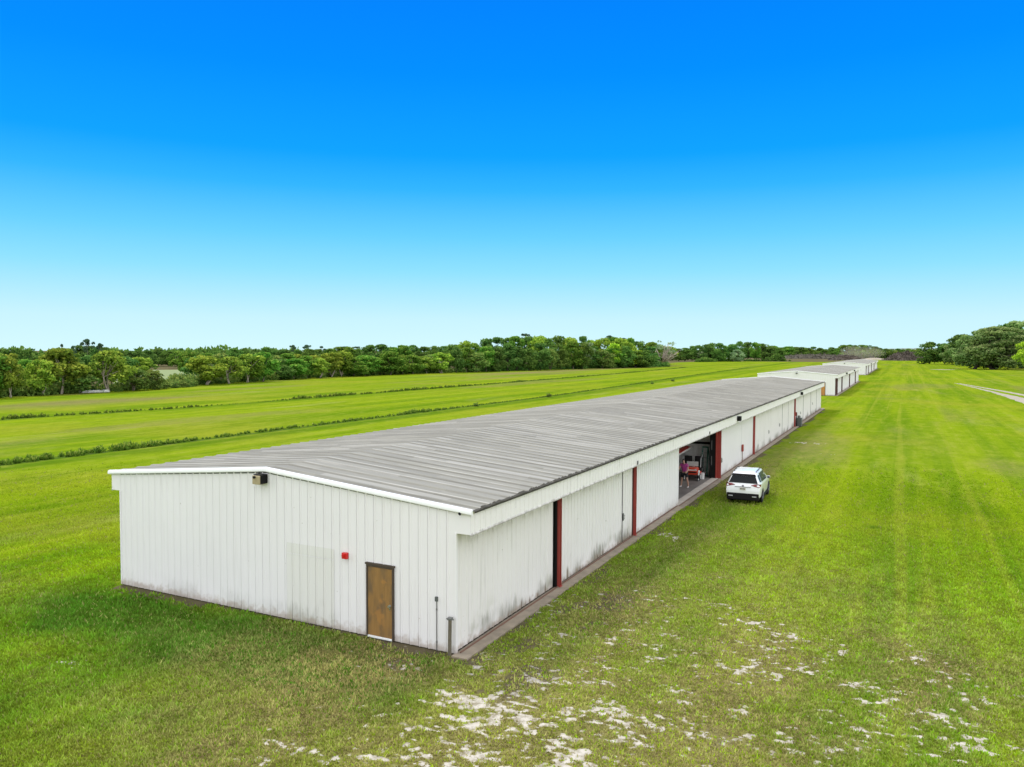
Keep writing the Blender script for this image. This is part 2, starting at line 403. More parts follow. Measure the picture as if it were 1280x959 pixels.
def masks(x, y):
    env = np.zeros_like(x)
    for a, b, sx, sy, w in SAND:
        env = np.maximum(env, w*np.exp(-((x-a)/sx)**2-((y-b)/sy)**2))
    env = np.maximum(env, .66*np.exp(-((x-5.5)/8)**2-((y-1.5)/7)**2))
    n = .28*fbm(x*.8, y*.8, 3, 2) + .30*fbm(x*3.2, y*4.4, 2, 12) + .42*fbm(x*7.0, y*11.0, 2, 16)
    thr = .697 - .178*np.minimum(env, .96)
    sand = sst(thr-.07, thr+.07, n)*sst(.08, .3, env)
    # worn strip along the walls of the long shed
    dgab = np.where((x > -13.7) & (x < .6), np.where(y < 0, -y, 9), 9)
    dlong = np.where((y > -.5) & (y < 102.5), np.where(x > 0, x-.4, 9), 9)
    dw = np.minimum(dgab, dlong)
    soil = np.clip(.95-dw/.75, 0, 1)*(.45+.6*fbm(x*1.5, y*1.5, 3, 47)) + np.clip(1-dw/4.5, 0, 1)*.55*sst(.42, .62, fbm(x*.6, y*.35, 4, 20))
    soil = np.maximum(soil, .85*np.exp(-((x-2.0)/2.0)**2-((y-3)/7)**2)*sst(.36, .58, fbm(x*.8, y*.8, 4, 26)))
    soil = np.maximum(soil, .8*np.exp(-((x-.2)/2.6)**2-((y+1.2)/1.1)**2)*sst(.36, .58, fbm(x*.9, y*.9, 4, 27)))
    soil = np.maximum(soil, .62*sst(.57, .70, .6*fbm(x*.8, y*.8, 3, 45)+.4*fbm(x*3, y*3, 3, 46))*np.exp(-((x-4)/11)**2-((y-1)/9)**2))
    for hx, y0, y1 in ((-.9, 139.6, 224), (-1.6, 288, 420)):
        d2 = np.where((y > y0-1) & (y < y1), np.where(x > hx-.2, x-hx, 99), 99)
        soil = np.maximum(soil, np.clip(1-d2/5, 0, 1)*.6)
    soil = np.where((x < 0) & (x > -13.6) & (y > 0) & (y < 102), 1, soil)
    # leaf-litter floor of the wood
    tl = np.interp(y, TLY, TLX)
    soil = np.maximum(soil, sst(-2, -6, x-tl)*(y > 20))
    soil = np.maximum(soil, sst(640, 660, y)*sst(-20, -60, x)); soil = np.maximum(soil, sst(1050, 1120, y))
    # dry, thin turf round the sandy corner and here and there in the field
    d = 0
    for a, b, sx, sy, w in ((4, -3, 11, 6, 1.0), (10, 3, 8, 8, .95), (6, 8, 7, 9, .75), (4, 14, 3.5, 9, .6), (2.5, 28, 2.2, 14, .5), (9, 13, 3.5, 4, .45), (2, 56, 2.5, 12, .45), (12, 60, 5, 12, .3), (-18, -3, 4, 2, .6), (-7, -6, 3.5, 1.5, .4)):
        d = np.maximum(d, w*np.exp(-((x-a)/sx)**2-((y-b)/sy)**2))
    dry = d*np.clip(-.15+.7*fbm(x*.35, y*.35, 3, 30)+.9*fbm(x*1.7, y*1.7, 3, 35), 0, 1.1) + .5*sst(.62, .75, fbm(x*.08, y*.02, 4, 33))
    # fallow brownish strip in front of the wood on the left
    fallow = np.exp(-((x+118-.03*(y-200))/9)**2)*sst(150, 240, y)*sst(480, 380, y)
    dry = np.maximum(dry, 1.1*fallow*(.4+.8*fbm(x*.2, y*.03, 3, 41)))
    fallow2 = np.exp(-((x+104)/8)**2)*sst(20, 60, y)*sst(330, 200, y)
    dry = np.maximum(dry, .9*fallow2*sst(.45, .62, fbm(x*.12, y*.02, 3, 44)))
    # darker green beside the sheds and along the ditches
    deep_green = 1.5*np.exp(-((y+2.2)/2.6)**2)*sst(-17, -12, x)*sst(2.0, -1.0, x)*(.5+.7*fbm(x*.6, y*.6, 3, 50))
    deep_green = np.maximum(deep_green, .6*np.exp(-((x-2.6)/1.5)**2)*sst(1, 4, y)*sst(60, 20, y)*(.4+.8*fbm(x*.5, y*.3, 3, 52)))
    deep_green = np.maximum(deep_green, .7*np.exp(-((x-9.6)/.35)**2-((y-22)/.3)**2))
    deep_green = np.maximum(deep_green, (.10+.85*fbm(x*.5, y*.5, 4, 57))*np.exp(-((x+9)/10)**4-((y+6)/5.5)**4))
    deep_green = np.maximum(deep_green, .35*sst(.5, .7, fbm(x*.25, y*.25, 4, 55))*np.exp(-((x-10)/14)**2-((y-2)/16)**2))
    dx1 = np.interp(y, [-900, 112, 170, 243, 400, 900], [-46.7, -47, -50, -54.5, -62, -80]); dx2 = np.interp(y, [-900, 38, 57, 163, 260, 380, 900], [-84, -83.5, -80.5, -81, -84, -90, -110])
    deep_green = np.maximum(deep_green, .6*np.exp(-((x-dx1-2.4)/1.6)**2))
    deep_green = np.maximum(deep_green, .95*np.exp(-((x-dx1-.5)/.9)**2)); deep_green = np.maximum(deep_green, .9*np.exp(-((x-dx2-.6)/1.1)**2))
    soil = np.maximum(soil, .5*np.exp(-((x-dx1-.5)/.8)**2)*(y < 420)); soil = np.maximum(soil, .5*np.exp(-((x-dx2-.6)/.9)**2)*(y < 400))
    return np.clip(sand, 0, 1), np.clip(soil, 0, 1), np.clip(dry, 0, 1), np.clip(deep_green, 0, 1)

def axis(lo, hi, segs):
    pts = []
    for a, b, s in segs:
        pts += list(np.arange(a, b, s))
    pts.append(segs[-1][1])
    out = []
    p, s = pts[0], segs[0][2]
    left = []
    while p > lo:
        s *= 1.16; p -= s; left.append(p)
    p, s = pts[-1], segs[-1][2]
    right = []
    while p < hi:
        s *= 1.16; p += s; right.append(p)
    return np.array(left[::-1] + pts + right)
gx = axis(-3500, 3500, [(-150, -50, 1.6), (-50, -43, .4), (-43, -18, .8), (-18, -4, .3), (-4, 15, .06), (15, 40, .8)])
gy = axis(-900, 4500, [(-12, -8, .3), (-8, 12, .06), (12, 60, .35), (60, 160, 1.6)])
X, Y = np.meshgrid(gx, gy, indexing='ij')
sand, soil, dry, deep_green = masks(X, Y)
Z = np.zeros_like(X)
nx, ny = X.shape
idx = np.arange(nx*ny).reshape(nx, ny)
q = np.stack([idx[:-1, :-1], idx[1:, :-1], idx[1:, 1:], idx[:-1, 1:]], -1).reshape(-1, 4)
V = np.stack([X, Y, Z], -1).reshape(-1, 3)
g = npmesh('ground', V, q.ravel(), np.full(len(q), 4), [M['ground']],
           {'sand': ('POINT', sand.ravel()), 'soil': ('POINT', soil.ravel()), 'dry': ('POINT', dry.ravel()), 'deep_green': ('POINT', deep_green.ravel())})
tag(g, 'flat mown grass field with sandy bare patches round the sheds', 'ground', kind='structure')

# short turf standing on the sheet near the sheds, thinning with distance
CAMX, CAMY, CAMZ = 10.671, -17.743, 8.251
YAW = .46925
def turf():
    N = 1500000
    fx, fy = -math.sin(YAW), math.cos(YAW)
    u = rng.random(N)
    dist = 8.0*(80/8.0)**(u**.70)
    ang = (rng.random(N)-.5)*R(124)
    dx = fx*np.cos(ang) + fy*np.sin(ang); dy = fy*np.cos(ang) - fx*np.sin(ang)
    x = CAMX + dx*dist; y = CAMY + dy*dist
    ok = ~((x > -14.2) & (x < .40) & (y > -.06) & (y < 103))
    ok &= ~((x > -13.7) & (x < .3) & (y > -.1) & (y < 0.2))
    ok &= ~((x > 1.9) & (x < 4.1) & (y > 25) & (y < 30) & (rng.random(N) < .5))
    x, y, dist = x[ok], y[ok], dist[ok]
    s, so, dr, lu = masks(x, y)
    keep = (rng.random(len(x)) < sst(66, 26, dist)) & (rng.random(len(x)) > np.clip(s*1.1, 0, .93)) & (rng.random(len(x)) > so*1.0) & (rng.random(len(x)) < 1.05-.35*dr)
    x, y, dist, dr, lu = x[keep], y[keep], dist[keep], dr[keep], lu[keep]
    n = len(x)
    clump = .45*fbm(x*1.6, y*1.6, 3, 60)+.55*fbm(x*6, y*6, 2, 63)
    h = (.022+.055*rng.random(n))*(.35+1.4*clump)*(1+.35*lu-.25*dr)*(1+.012*np.clip(dist-14, 0, 60))
    w = (.012+.012*rng.random(n))*(dist/16)**.8
    B = 2
    x = np.repeat(x, B) + rng.normal(0, .02, n*B)*np.repeat(dist/16, B); y = np.repeat(y, B) + rng.normal(0, .02, n*B)*np.repeat(dist/16, B)
    h = np.repeat(h, B)*(.7+.6*rng.random(n*B)); w = np.repeat(w, B)
    a = rng.random(n*B)*2*np.pi; lean = rng.random(n*B)*.9
    la = rng.random(n*B)*2*np.pi
    v = np.zeros((n*B, 3, 3), np.float32)
    v[:, 0, 0] = x-np.cos(a)*w; v[:, 0, 1] = y-np.sin(a)*w; v[:, 1, 0] = x+np.cos(a)*w; v[:, 1, 1] = y+np.sin(a)*w
    v[:, 2, 0] = x+np.cos(la)*h*lean; v[:, 2, 1] = y+np.sin(la)*h*lean; v[:, 2, 2] = h
    v[:, 0, 2] = .001; v[:, 1, 2] = .001
    m = n*B
    far_ = np.repeat(sst(22, 55, dist), B)
    dryb = np.clip(np.repeat(dr, B)*1.1*(rng.random(m) < .75) + (rng.random(m) < .05)*.8, 0, 1)
    o = npmesh('grass_turf', v.reshape(-1, 3), np.arange(m*3), np.full(m, 3), [M['blade']],
               {'tint': ('FACE', np.clip(np.repeat(clump, B)*1.1-.35+rng.random(m)**2*.75, 0, 1)*(1-far_)+far_*.30), 'dry': ('FACE', dryb), 'deep_green': ('FACE', np.repeat(lu, B))})
    tag(o, 'short ragged turf growing over the sandy ground near the long shed', 'grass', kind='stuff')
turf()

# rough weeds along the two drainage ditches and brush at the foot of the trees: sprays of leaf blades in clumps
def clumps(name, label, path, per_m, leaves, hgt, wid, leaf, mat, seed, amp_fn=None, upright=.6, cat='weeds', asp=.32, floor=.0):
    P = np.array(path, float)
    seg = np.hypot(*(P[1:]-P[:-1]).T); L_ = seg.sum()
    n = int(L_*per_m); t = np.sort(rng.random(n))*L_
    cs = np.concatenate([[0], np.cumsum(seg)])
    cx_ = np.interp(t, cs, P[:, 0]) + rng.normal(0, wid, n); cy_ = np.interp(t, cs, P[:, 1]) + rng.normal(0, wid*.5, n)
    A = .35+.65*sst(.35, .65, fbm(t*.06, t*0+seed, 3, seed))*(.5+.5*fbm(t*.5, t*0+seed, 2, seed+3)*1.4)
    if amp_fn is not None: A = A*amp_fn(cy_)
    A = np.maximum(A, floor*(amp_fn(cy_) if amp_fn else 1))*(.55+.8*rng.random(n))
    k = A > .10
    cx_, cy_, A = cx_[k], cy_[k], A[k]; n = len(A)
    m = n*leaves
    H_ = np.repeat(hgt*A, leaves); x0 = np.repeat(cx_, leaves); y0 = np.repeat(cy_, leaves)
    d = rng.normal(size=(m, 3)); d /= np.linalg.norm(d, axis=1)[:, None]; d[:, 2] = np.abs(d[:, 2])
    rr = rng.random(m)**.45
    p = np.stack([x0+d[:, 0]*rr*H_*.62, y0+d[:, 1]*rr*H_*.62, d[:, 2]*rr*H_], -1)
    ax = d*(1-upright) + np.array([0, 0, upright]) + rng.normal(size=(m, 3))*.35; ax /= np.linalg.norm(ax, axis=1)[:, None]
    sd = np.cross(ax, rng.normal(size=(m, 3))); sd /= np.linalg.norm(sd, axis=1)[:, None]
    s = leaf*(.5+rng.random(m))*np.clip(np.repeat(A, leaves)*1.2, .4, 1.2)
    v = np.stack([p-ax*s[:, None], p+sd*(s*asp)[:, None], p+ax*s[:, None], p-sd*(s*asp)[:, None]], 1)
    v[:, :, 2] = np.maximum(v[:, :, 2], .0)
    tint = np.clip(.55*rng.random(m)+.5*np.repeat(rng.random(n), leaves)-.05, 0, 1)
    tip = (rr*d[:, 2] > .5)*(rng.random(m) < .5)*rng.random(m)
    o = npmesh(name, v.reshape(-1, 3), np.arange(m*4), np.full(m, 4), [mat], {'tint': ('FACE', tint), 'tipmask': ('FACE', tip)})
    tag(o, label, cat, kind='stuff')
clumps('ditch_weeds', 'rough tall weeds in the ditch nearest the long shed', [(-46.4, -5), (-46.6, 20), (-47.0, 40), (-47, 112), (-50, 170), (-54.5, 243), (-62, 400)], 5.5, 60, .38, .26, .11, L['weed'], 5, floor=.5,
       amp_fn=lambda y: np.clip(1.9-sst(16, 34, y)*1.25+.5*np.exp(-((y-72)/7)**2)-.2*sst(85, 110, y), 0, 2))
clumps('ditch_weeds', 'rough tall weeds in the farther ditch across the field', [(-85, 20), (-83.5, 38), (-80.5, 57), (-80.5, 100), (-81, 163), (-84, 260), (-90, 380)], 4.2, 50, .42, .28, .12, L['weed'], 9, floor=.55,
       amp_fn=lambda y: np.clip(1.15-.95*np.exp(-((y-70)/8)**2)-.35*sst(100, 200, y), 0, 1.3))
clumps('undergrowth', 'dense brush and saplings under the trees at the left', [(-125, 38), (-129.5, 62), (-131, 85), (-132, 95), (-139, 108), (-143, 128), (-148, 150), (-150, 180), (-147, 215), (-140, 245)], 3.4, 130, 2.3, 1.5, .30, L['bushy'], 12, upright=.2, cat='brush', asp=.5, floor=.5)
clumps('undergrowth', 'dark brush along the foot of the big wood', [(-140, 245), (-134, 285), (-126, 322), (-115, 360), (-105, 392)], 2.6, 130, 2.8, 1.5, .36, L['dark'], 14, upright=.2, cat='brush', asp=.5, floor=.5)
clumps('undergrowth', 'brush at the foot of the far trees', [(-132, 590), (-127, 640), (-114, 665), (-94, 690), (-82, 700)], 1.2, 90, 3.2, 2.0, .6, L['dense'], 16, upright=.2, cat='brush', asp=.5, floor=.5)
# far-off wood that reads as one mass behind the nearer trees
clumps('distant_wood', 'far wood reading as one dark band behind the left trees', [(-430, 60), (-400, 180), (-360, 330), (-330, 480), (-300, 640), (-260, 800)], 1.3, 240, 8.3, 9, .85, L['dense'], 18, upright=.0, cat='wood', asp=.8, floor=.6)
clumps('distant_wood', 'far wood along the horizon behind the brush heaps', [(-320, 960), (-200, 1060), (-80, 1120), (20, 1140), (110, 1120), (200, 1000)], 1.1, 240, 11, 9, 1.2, L['dense'], 19, upright=.0, cat='wood', asp=.8, floor=.75)

def sheet(name, pts, z, mat, label):
    mb = MB(); mb.add([(x, y, z) for x, y in pts], [tuple(range(len(pts)))]); o = mb.build(name, mat)
    return tag(o, label, name.replace('_', ' '), kind='structure')
def ribbon(name, left, right, z, mat, label, jit=.15, n=60):
    Lp, Rp = np.array(left, float), np.array(right, float)
    def res(P):
        s = np.concatenate([[0], np.cumsum(np.hypot(*(P[1:]-P[:-1]).T))]); t = np.linspace(0, s[-1], n)
        return np.stack([np.interp(t, s, P[:, 0]), np.interp(t, s, P[:, 1])], -1)
    a, b = res(Lp), res(Rp)
    a[:, 0] += rng.normal(0, jit, n); b[:, 0] += rng.normal(0, jit, n)
    mb = MB(); vs = []
    for i in range(n): vs += [(*a[i], z), (*b[i], z)]
    mb.add(vs, [(2*i, 2*i+1, 2*i+3, 2*i+2) for i in range(n-1)])
    return tag(mb.build(name, mat), label, name.replace('_', ' '), kind='structure')
ribbon('dirt_track', [(22.7, 222), (24.7, 201), (26.9, 172), (28.0, 140), (28.2, 128), (28.6, 99), (29, 60)], [(23.1, 222), (25.3, 201), (28.0, 172), (31.4, 140), (32.6, 128), (34.6, 99), (36, 60)], .004, M['track'], 'pale sandy track curving in from the right edge', .12)
ribbon('dirt_track', [(23.4, 220), (26.6, 196), (29.2, 176), (31.0, 160), (31.4, 141)], [(24.2, 220), (27.6, 196), (30.6, 176), (32.6, 160), (33.6, 141)], .008, M['track'], 'second wheel rut splitting off the pale sandy track', .10)
def blob(name, cx, cy, rx, ry, z, mat, label, seed):
    n = 40; pts = []
    for i in range(n):
        t = 2*math.pi*i/n; k = .75+.5*float(vnoise(np.array([3*math.cos(t)+9]), np.array([3*math.sin(t)+9]), seed)[0])
        pts.append((cx+rx*k*math.cos(t), cy+ry*k*math.sin(t)))
    return sheet(name, pts, z, mat, label)
blob('sand_patch', 27.5, 409, 5.0, 6, .004, M['track'], 'bright bare sand beside the oak grove', 3)
blob('sand_patch', -50, 1010, 35, 14, .004, M['sandpile'], 'bare pale earth in front of the distant brush heaps', 5)
sheet('dry_clearing', [(-146, 96), (-252, 168), (-262, 196), (-236, 222), (-196, 186), (-146, 138), (-143, 118)], .006, simple('dry_meadow', (.17, .215, .07), .95, var=.35, scale=.25), 'pale dry clearing seen through the gap in the trees')
# ------------------------------------------------------------------ sheds
W_, HF, HE, HR, OV = 13.63, 3.33, 3.96, 4.56, .46
PER = .305
def rib_profile(length, per=PER, h=.022, slot=.016):
    """list of (s, outward depth) along a ribbed sheet"""
    pts = [(0, 0)]
    s = 0
    while s + per <= length+1e-6:
        pts += [(s+per*.66, 0), (s+per*.66+.002, -slot), (s+per*.66+.020, -slot), (s+per*.66+.022, 0), (s+per*.80, h), (s+per*.90, h), (s+per-.002, 0)] if slot else [(s+per*.70, 0), (s+per*.79, h), (s+per*.90, h), (s+per-.002, 0)]
        s += per
    pts.append((length, 0))
    return pts
def roof_z(x, W=W_):
    """underside of the roof over the shed's cross-section, x from -W-OV to OV"""
    t = abs(x + W/2)/(W/2+OV)
    return HR - (HR-HE)*t
def ribbed_wall(p0, p1, z0, ztop, outward, h=.022, per=PER):
    """one ribbed sheet from p0 to p1 (plan), ztop a function of distance"""
    p0, p1 = Vector((*p0, 0)), Vector((*p1, 0)); d = p1-p0; Ln = d.length; d.normalize(); o = Vector((*outward, 0))
    mb = MB(); vs = []; fs = []
    pr = rib_profile(Ln, per, h)
    for s, dep in pr:
        q_ = p0 + d*s + o*dep
        vs += [(q_.x, q_.y, z0), (q_.x, q_.y, ztop(s))]
    for i in range(len(pr)-1):
        fs.append((2*i, 2*i+2, 2*i+3, 2*i+1))
    mb.add(vs, fs); return mb

def shed(name, label, loc, Ln, W, near=False, posts=(), post_mat=None, door_x=None, opening=None, group=None):
    t = thing(name, label, 'hangar', loc, 0, group)
    zt = lambda x: roof_z(x, W)
    # gable walls (near one carries the door)
    gb = MB()
    def gable(y, out):
        # stepped outline: wall below, flush box ends at the overhangs
        edges = []
        pr = rib_profile(W)
        xs = [(-W+s, dep) for s, dep in pr]
        vs = []; fs = []
        peak = -W/2
        for x, dep in xs:
            vs += [(x, y+out*dep, 0.03), (x, y+out*dep, zt(x)-.01)]
        for i in range(len(xs)-1): fs.append((2*i, 2*i+2, 2*i+3, 2*i+1))
        gb.add(vs, fs)
        for a, b in ((-W-OV, -W), (0, OV)):
            gb.add([(a, y+out*.003, HF), (b, y+out*.003, HF), (b, y+out*.003, zt(b)-.01), (a, y+out*.003, zt(a)-.01)], [(0, 1, 2, 3)])
    gable(0, -1)
    w1 = gb.build('gable_wall', M['wall'], t)
    gb = MB(); gable(Ln, 1); gb.build('gable_wall', M['wall'], t)
    # left long wall
    ribbed_wall((-W, Ln), (-W, 0), .03, lambda s: HF+.02, (-1, 0)).build('side_wall', M['wall'], t)
    # corner trims
    for x in (-W, 0):
        mb = MB(); mb.box(x-.03, x+.028, -.030, .06, .03, HF-.003); mb.build('corner_trim', M['wall'], t)
    # fascia boxes both sides with soffit
    for sgn, nm in ((1, 'fascia'), (-1, 'fascia')):
        xo = OV if sgn > 0 else -W-OV
        xi = 0 if sgn > 0 else -W
        mb = ribbed_wall((xo, 0), (xo, Ln), HF, lambda s: HE-.01, (sgn, 0), .008)
        mb.add([(xi, 0, HF), (xo, 0, HF), (xo, Ln, HF), (xi, Ln, HF)], [(0, 1, 2, 3)])
        mb.box(xo-.02 if sgn > 0 else xo-.022, xo+.022 if sgn > 0 else xo+.02, 0.002, Ln-.002, HF-.035, HF+.012)
        mb.build(nm, M['fascia'], t)
    # roof: ribs run down both slopes
    mb = MB()
    for sgn in (1, -1):
        xe = OV+.05 if sgn > 0 else -W-OV-.05
        pr = rib_profile(Ln+.12, .61, .036, 0)
        vs = []; fs = []
        nseg = 4
        for s, dep in pr:
            for k in range(nseg+1):
                u = k/nseg; x = -W/2 + (xe+W/2)*u
                vs.append((x, s-.06, HR+.02-(HR-HE+.02)*u+dep))
        n = nseg+1
        for i in range(len(pr)-1):
            for k in range(nseg):
                f = (i*n+k, (i+1)*n+k, (i+1)*n+k+1, i*n+k+1)
                fs.append(f if sgn > 0 else f[::-1])
        mb.add(vs, fs)
    rf = mb.build('roof', M['roof'], t)
    # rake trim on the gables
    for y in (-.075, Ln+.005):
        mb = MB()
        for sgn in (1, -1):
            xe = OV+.07 if sgn > 0 else -W-OV-.07
            a = Vector((-W/2, y, HR-.06)); b = Vector((xe, y, HE-.09))
            vs = []
            for p in (a, b):
                for dz, dy in ((0, 0), (0, .07), (.15, .07), (.15, .0), (.10, -.03), (.03, -.03)):
                    vs.append((p.x, p.y+dy, p.z+dz))
            n_ = 6; fs = [(k, (k+1) % n_, n_+(k+1) % n_, n_+k) for k in range(n_)] + [tuple(range(n_))[::-1], tuple(range(n_, 2*n_))]
            if sgn < 0: fs = [f[::-1] for f in fs]
            mb.add(vs, fs)
        mb.build('rake_trim', M['trim'], t, angle=35)
    if near:   # dark strip put in as the dashed shadow line under the rake trim
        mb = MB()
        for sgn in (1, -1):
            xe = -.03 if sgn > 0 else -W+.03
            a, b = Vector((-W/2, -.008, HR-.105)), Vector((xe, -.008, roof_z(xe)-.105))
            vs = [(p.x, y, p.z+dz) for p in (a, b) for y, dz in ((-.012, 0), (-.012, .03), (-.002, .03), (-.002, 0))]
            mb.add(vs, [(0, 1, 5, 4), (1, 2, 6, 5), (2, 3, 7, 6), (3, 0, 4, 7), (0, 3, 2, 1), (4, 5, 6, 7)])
        mb.build('trim_shadow', M['gap'], t)
    # leaf litter caught along the right eave
    if near:   # one ragged strip of varying thickness
        mb = MB(); y = .05; vs = []
        while y < Ln:
            h = rnd.uniform(.0, .055) if rnd.random() < .85 else .0
            vs += [(OV-.03, y, HE+.01), (OV+.02, y, HE+.02+h), (OV+.085, y, HE+.0+h*.4), (OV+.08, y, HE-.05)]
            y += rnd.uniform(.05, .16)
        k = len(vs)//4
        mb.add(vs, [(4*i+j, 4*i+j+1, 4*i+j+5, 4*i+j+4) for i in range(k-1) for j in range(3)])
        mb.build('eave_litter', M['debris_leaf'], t)
    # gable lamp box under the ridge
    mb = MB(); mb.bbox(-.16, .16, -.30, -.04, -.17, .10, .02)
    if near:
        gl = mb.build('gable_lamp', M['beige'], t); gl.location = (-6.95, 0, 4.30)
        b2 = MB(); b2.bbox(.163, .20, -.29, -.02, -.15, .13, .008); b2.bbox(-.15, .15, -.26, -.03, .102, .135, .01); b2.cyl((-.05, -.302, .055), (0, -1, 0), .04, .05, 10)
        b2.build('lamp_hood', M['black'], gl)
    else:
        gl = mb.build('gable_lamp', M['conduit'], t); gl.location = (-W/2, 0, 4.2)
    return t, w1

# ---- the long shed in front
H1, gw = shed('aircraft_hangar', 'long white metal hangar with grey ribbed roof nearest the camera, one bay open', (0, 0, 0), 102.2, W_, near=True)
# door in the gable: leaf, frame, knob, sill
DX0, DX1 = -2.97, -2.02
mb = MB(); mb.bbox(DX0+.055, DX1-.055, -.047, -.02, .09, 2.07, .006); dr = mb.build('door', M['door'], H1)
mb = MB()
mb.box(DX0, DX0+.05, -.062, -.004, .04, 2.13); mb.box(DX1-.05, DX1, -.062, -.004, .04, 2.13); mb.box(DX0-.03, DX1+.03, -.075, -.004, 2.132, 2.185); mb.box(DX0+.052, DX1-.052, -.06, -.004, 2.08, 2.13)
mb.build('door_frame', M['door_frame'], dr)
mb = MB(); mb.bbox(DX0+.05, DX1-.05, -.075, -.01, .03, .085, .008); mb.build('door_sill', M['trim'], dr)
mb = MB(); mb.tube([(DX1-.13, -.05, 1.02), (DX1-.13, -.10, 1.02), (DX1-.13, -.115, 1.02)], [.02, .02, .035], 12); mb.cyl((DX1-.13, -.047, 1.02), (0, -1, 0), .045, .012, 14); mb.bbox(DX1-.15, DX1-.11, -.056, -.046, .90, .97, .003)
mb.build('handle', M['chrome'], dr, angle=40)
# repaired panel left of the door (lintel strip and lower sheet)
mb = ribbed_wall((-6.005, -.012), (-4.175, -.012), .06, lambda s: 2.07, (0, -1))
mb2 = ribbed_wall((-6.005, -.012), (-4.175, -.012), 2.09, lambda s: 2.40, (0, -1))
pp = mb.build('patch_panel', M['patch'], gw); mb2.build('lintel_panel', M['patch'], pp)
# fire alarm sounder
mb = MB(); mb.bbox(-3.80, -3.62, -.13, -.027, 2.19, 2.37, .015); al = mb.build('alarm_box', M['signal'], H1)
mb = MB(); mb.cyl((-3.74, -.131, 2.29), (0, -1, 0), .05, .02, 16, bev=.006); mb.bbox(-3.665, -3.635, -.142, -.131, 2.23, 2.26, .003); mb.build('alarm_horn', M['signal'], al)
# conduit with a switch head near the corner
mb = MB(); mb.tube([(-.59, -.045, .02), (-.59, -.045, 1.40)], .013, 8); mb.cyl((-.59, -.045, .25), (0, 0, 1), .022, .05, 8); mb.cyl((-.59, -.045, 1.15), (0, 0, 1), .022, .05, 8)
cd = mb.build('conduit', M['conduit'], H1); mb = MB(); mb.bbox(-.63, -.55, -.085, -.028, 1.40, 1.53, .012); mb.build('switch_box', M['utility'], cd)
# small dark drain hole under the rake trim
mb = MB(); mb.tube([(.12, -.02, 3.93), (.17, -.10, 3.90), (.20, -.12, 3.87)], [.035, .04, .02], 8); mb.build('drain_spout', M['black'], H1)

# posts, doors, apron along the long side
mb = MB(); mb.bbox(-.02, .47, -.22, 103.4, -.05, .055, .012); mb.build('apron', M['concrete'], H1)
mb = MB(); mb.box(.09, .125, .05, 22.6, .055, .085); mb.box(.09, .125, 33.2, 102.1, .055, .085); mb.box(.17, .20, 22.6, 33.2, .055, .075); mb.build('door_rail', M['rail'], H1)
mb = MB(); mb.bbox(-.30, .10, 22.6, 32.6, .058, .074, .004); mb.build('threshold', M['concrete_pale'], H1)
mb = MB(); mb.box(-13.5, -.02, 22.1, 34.4, -.03, .06); mb.build('floor', M['floor'], H1)
PY = [6.70, 15.15, 32.72, 45.82, 71.66]
for y in PY:
    mb = MB()
    m_ = M['red'] if y < 90 else M['darkred']
    x1_ = .235 if 30 < y < 40 else .18 if y > 40 else .17
    x0_ = .0 if 30 < y < 90 else .065
    mb.box(x0_, x1_, y, y+.018, .055, HF-.004); mb.box(x0_, x1_, y+.13, y+.148, .055, HF-.004); mb.box(.10, .118, y+.02, y+.128, .055, HF-.004)
    mb.box(-.03, x1_+.03, y-.03, y+.18, .056, .07)
    mb.build('post', m_, H1)
def panel(x, y0, y1, mat, z0=.09, seam=None, handle=None, name='sliding_door'):
    mb = ribbed_wall((x, y0), (x, y1), z0, lambda s: HF-.006, (1, 0), .022)
    mb.box(x-.05, x-.004, y0, y1, z0, HF-.006)
    mb.box(x-.05, x+.012, y0-.018, y0, z0, HF-.006); mb.box(x-.05, x+.012, y1, y1+.018, z0, HF-.006)
    o = mb.build(name, mat, H1)
    for s in (seam or []):
        k = MB(); k.box(x+.001, x+.026, s-.009, s+.009, z0, HF-.01); k.build('seam', M['gap'], o)
    for hy, hz in (handle or []):
        k = MB(); k.bbox(x+.022, x+.055, hy-.05, hy+.05, hz-.16, hz+.16, .01); k.tube([(x+.05, hy, hz-.10), (x+.09, hy, hz-.08), (x+.09, hy, hz+.08), (x+.05, hy, hz+.10)], .012, 6); k.build('handle', M['conduit'], o)
    return o
panel(-.02, .06, 6.46, M['wall_dirty'])
k = MB(); k.box(.0, .062, 6.62, 6.84, .071, HF-.004); k.build('recess_strip', M['black'], H1)  # black strip stands in for the shaded recess beside the post
k = MB(); k.box(-.03, .052, 15.10, 15.29, .071, HF-.004); k.build('recess_strip', M['darkred'], H1)
panel(.03, 6.87, 15.03, M['wall_dirty'], seam=[13.7], handle=[(13.78, 1.15)])
panel(.06, 15.33, 22.86, M['wall'])
panel(.05, 33.05, 40.82, M['wall'], handle=[(33.75, 1.1)])
panel(.02, 40.88, 45.75, M['wall'])
panel(.05, 45.99, 54.6, M['wall_dirty'], handle=[(53.6, 1.15)])
panel(.02, 54.66, 71.55, M['wall_dirty'], seam=[62.4, 66.8], handle=[(60.4, 1.2)])
panel(.04, 71.84, 102.0, M['wall_dirty'], seam=[80, 88.2, 95.5], handle=[(77.0, 1.2), (90.2, 1.5)])
# white sheet added under the roof to bounce light into the open bay
for sg in (1, -1):
    xe = -.1 if sg > 0 else -13.5
    mb = MB(); mb.add([(-W_/2, 22.4, HR-.12), (xe, 22.4, roof_z(xe)-.10), (xe, 34.1, roof_z(xe)-.10), (-W_/2, 34.1, HR-.12)], [(0, 1, 2, 3)]); mb.build('bounce_sheet', M['wall_inner'], H1)
# dark sheet added behind doors in place of bay shade (not the open bay)
mb = MB(); mb.box(-.09, -.075, .03, 22.3, .03, HF); mb.box(-.09, -.075, 34.25, 102.15, .03, HF); mb.build('dark_backing', M['gap'], H1)
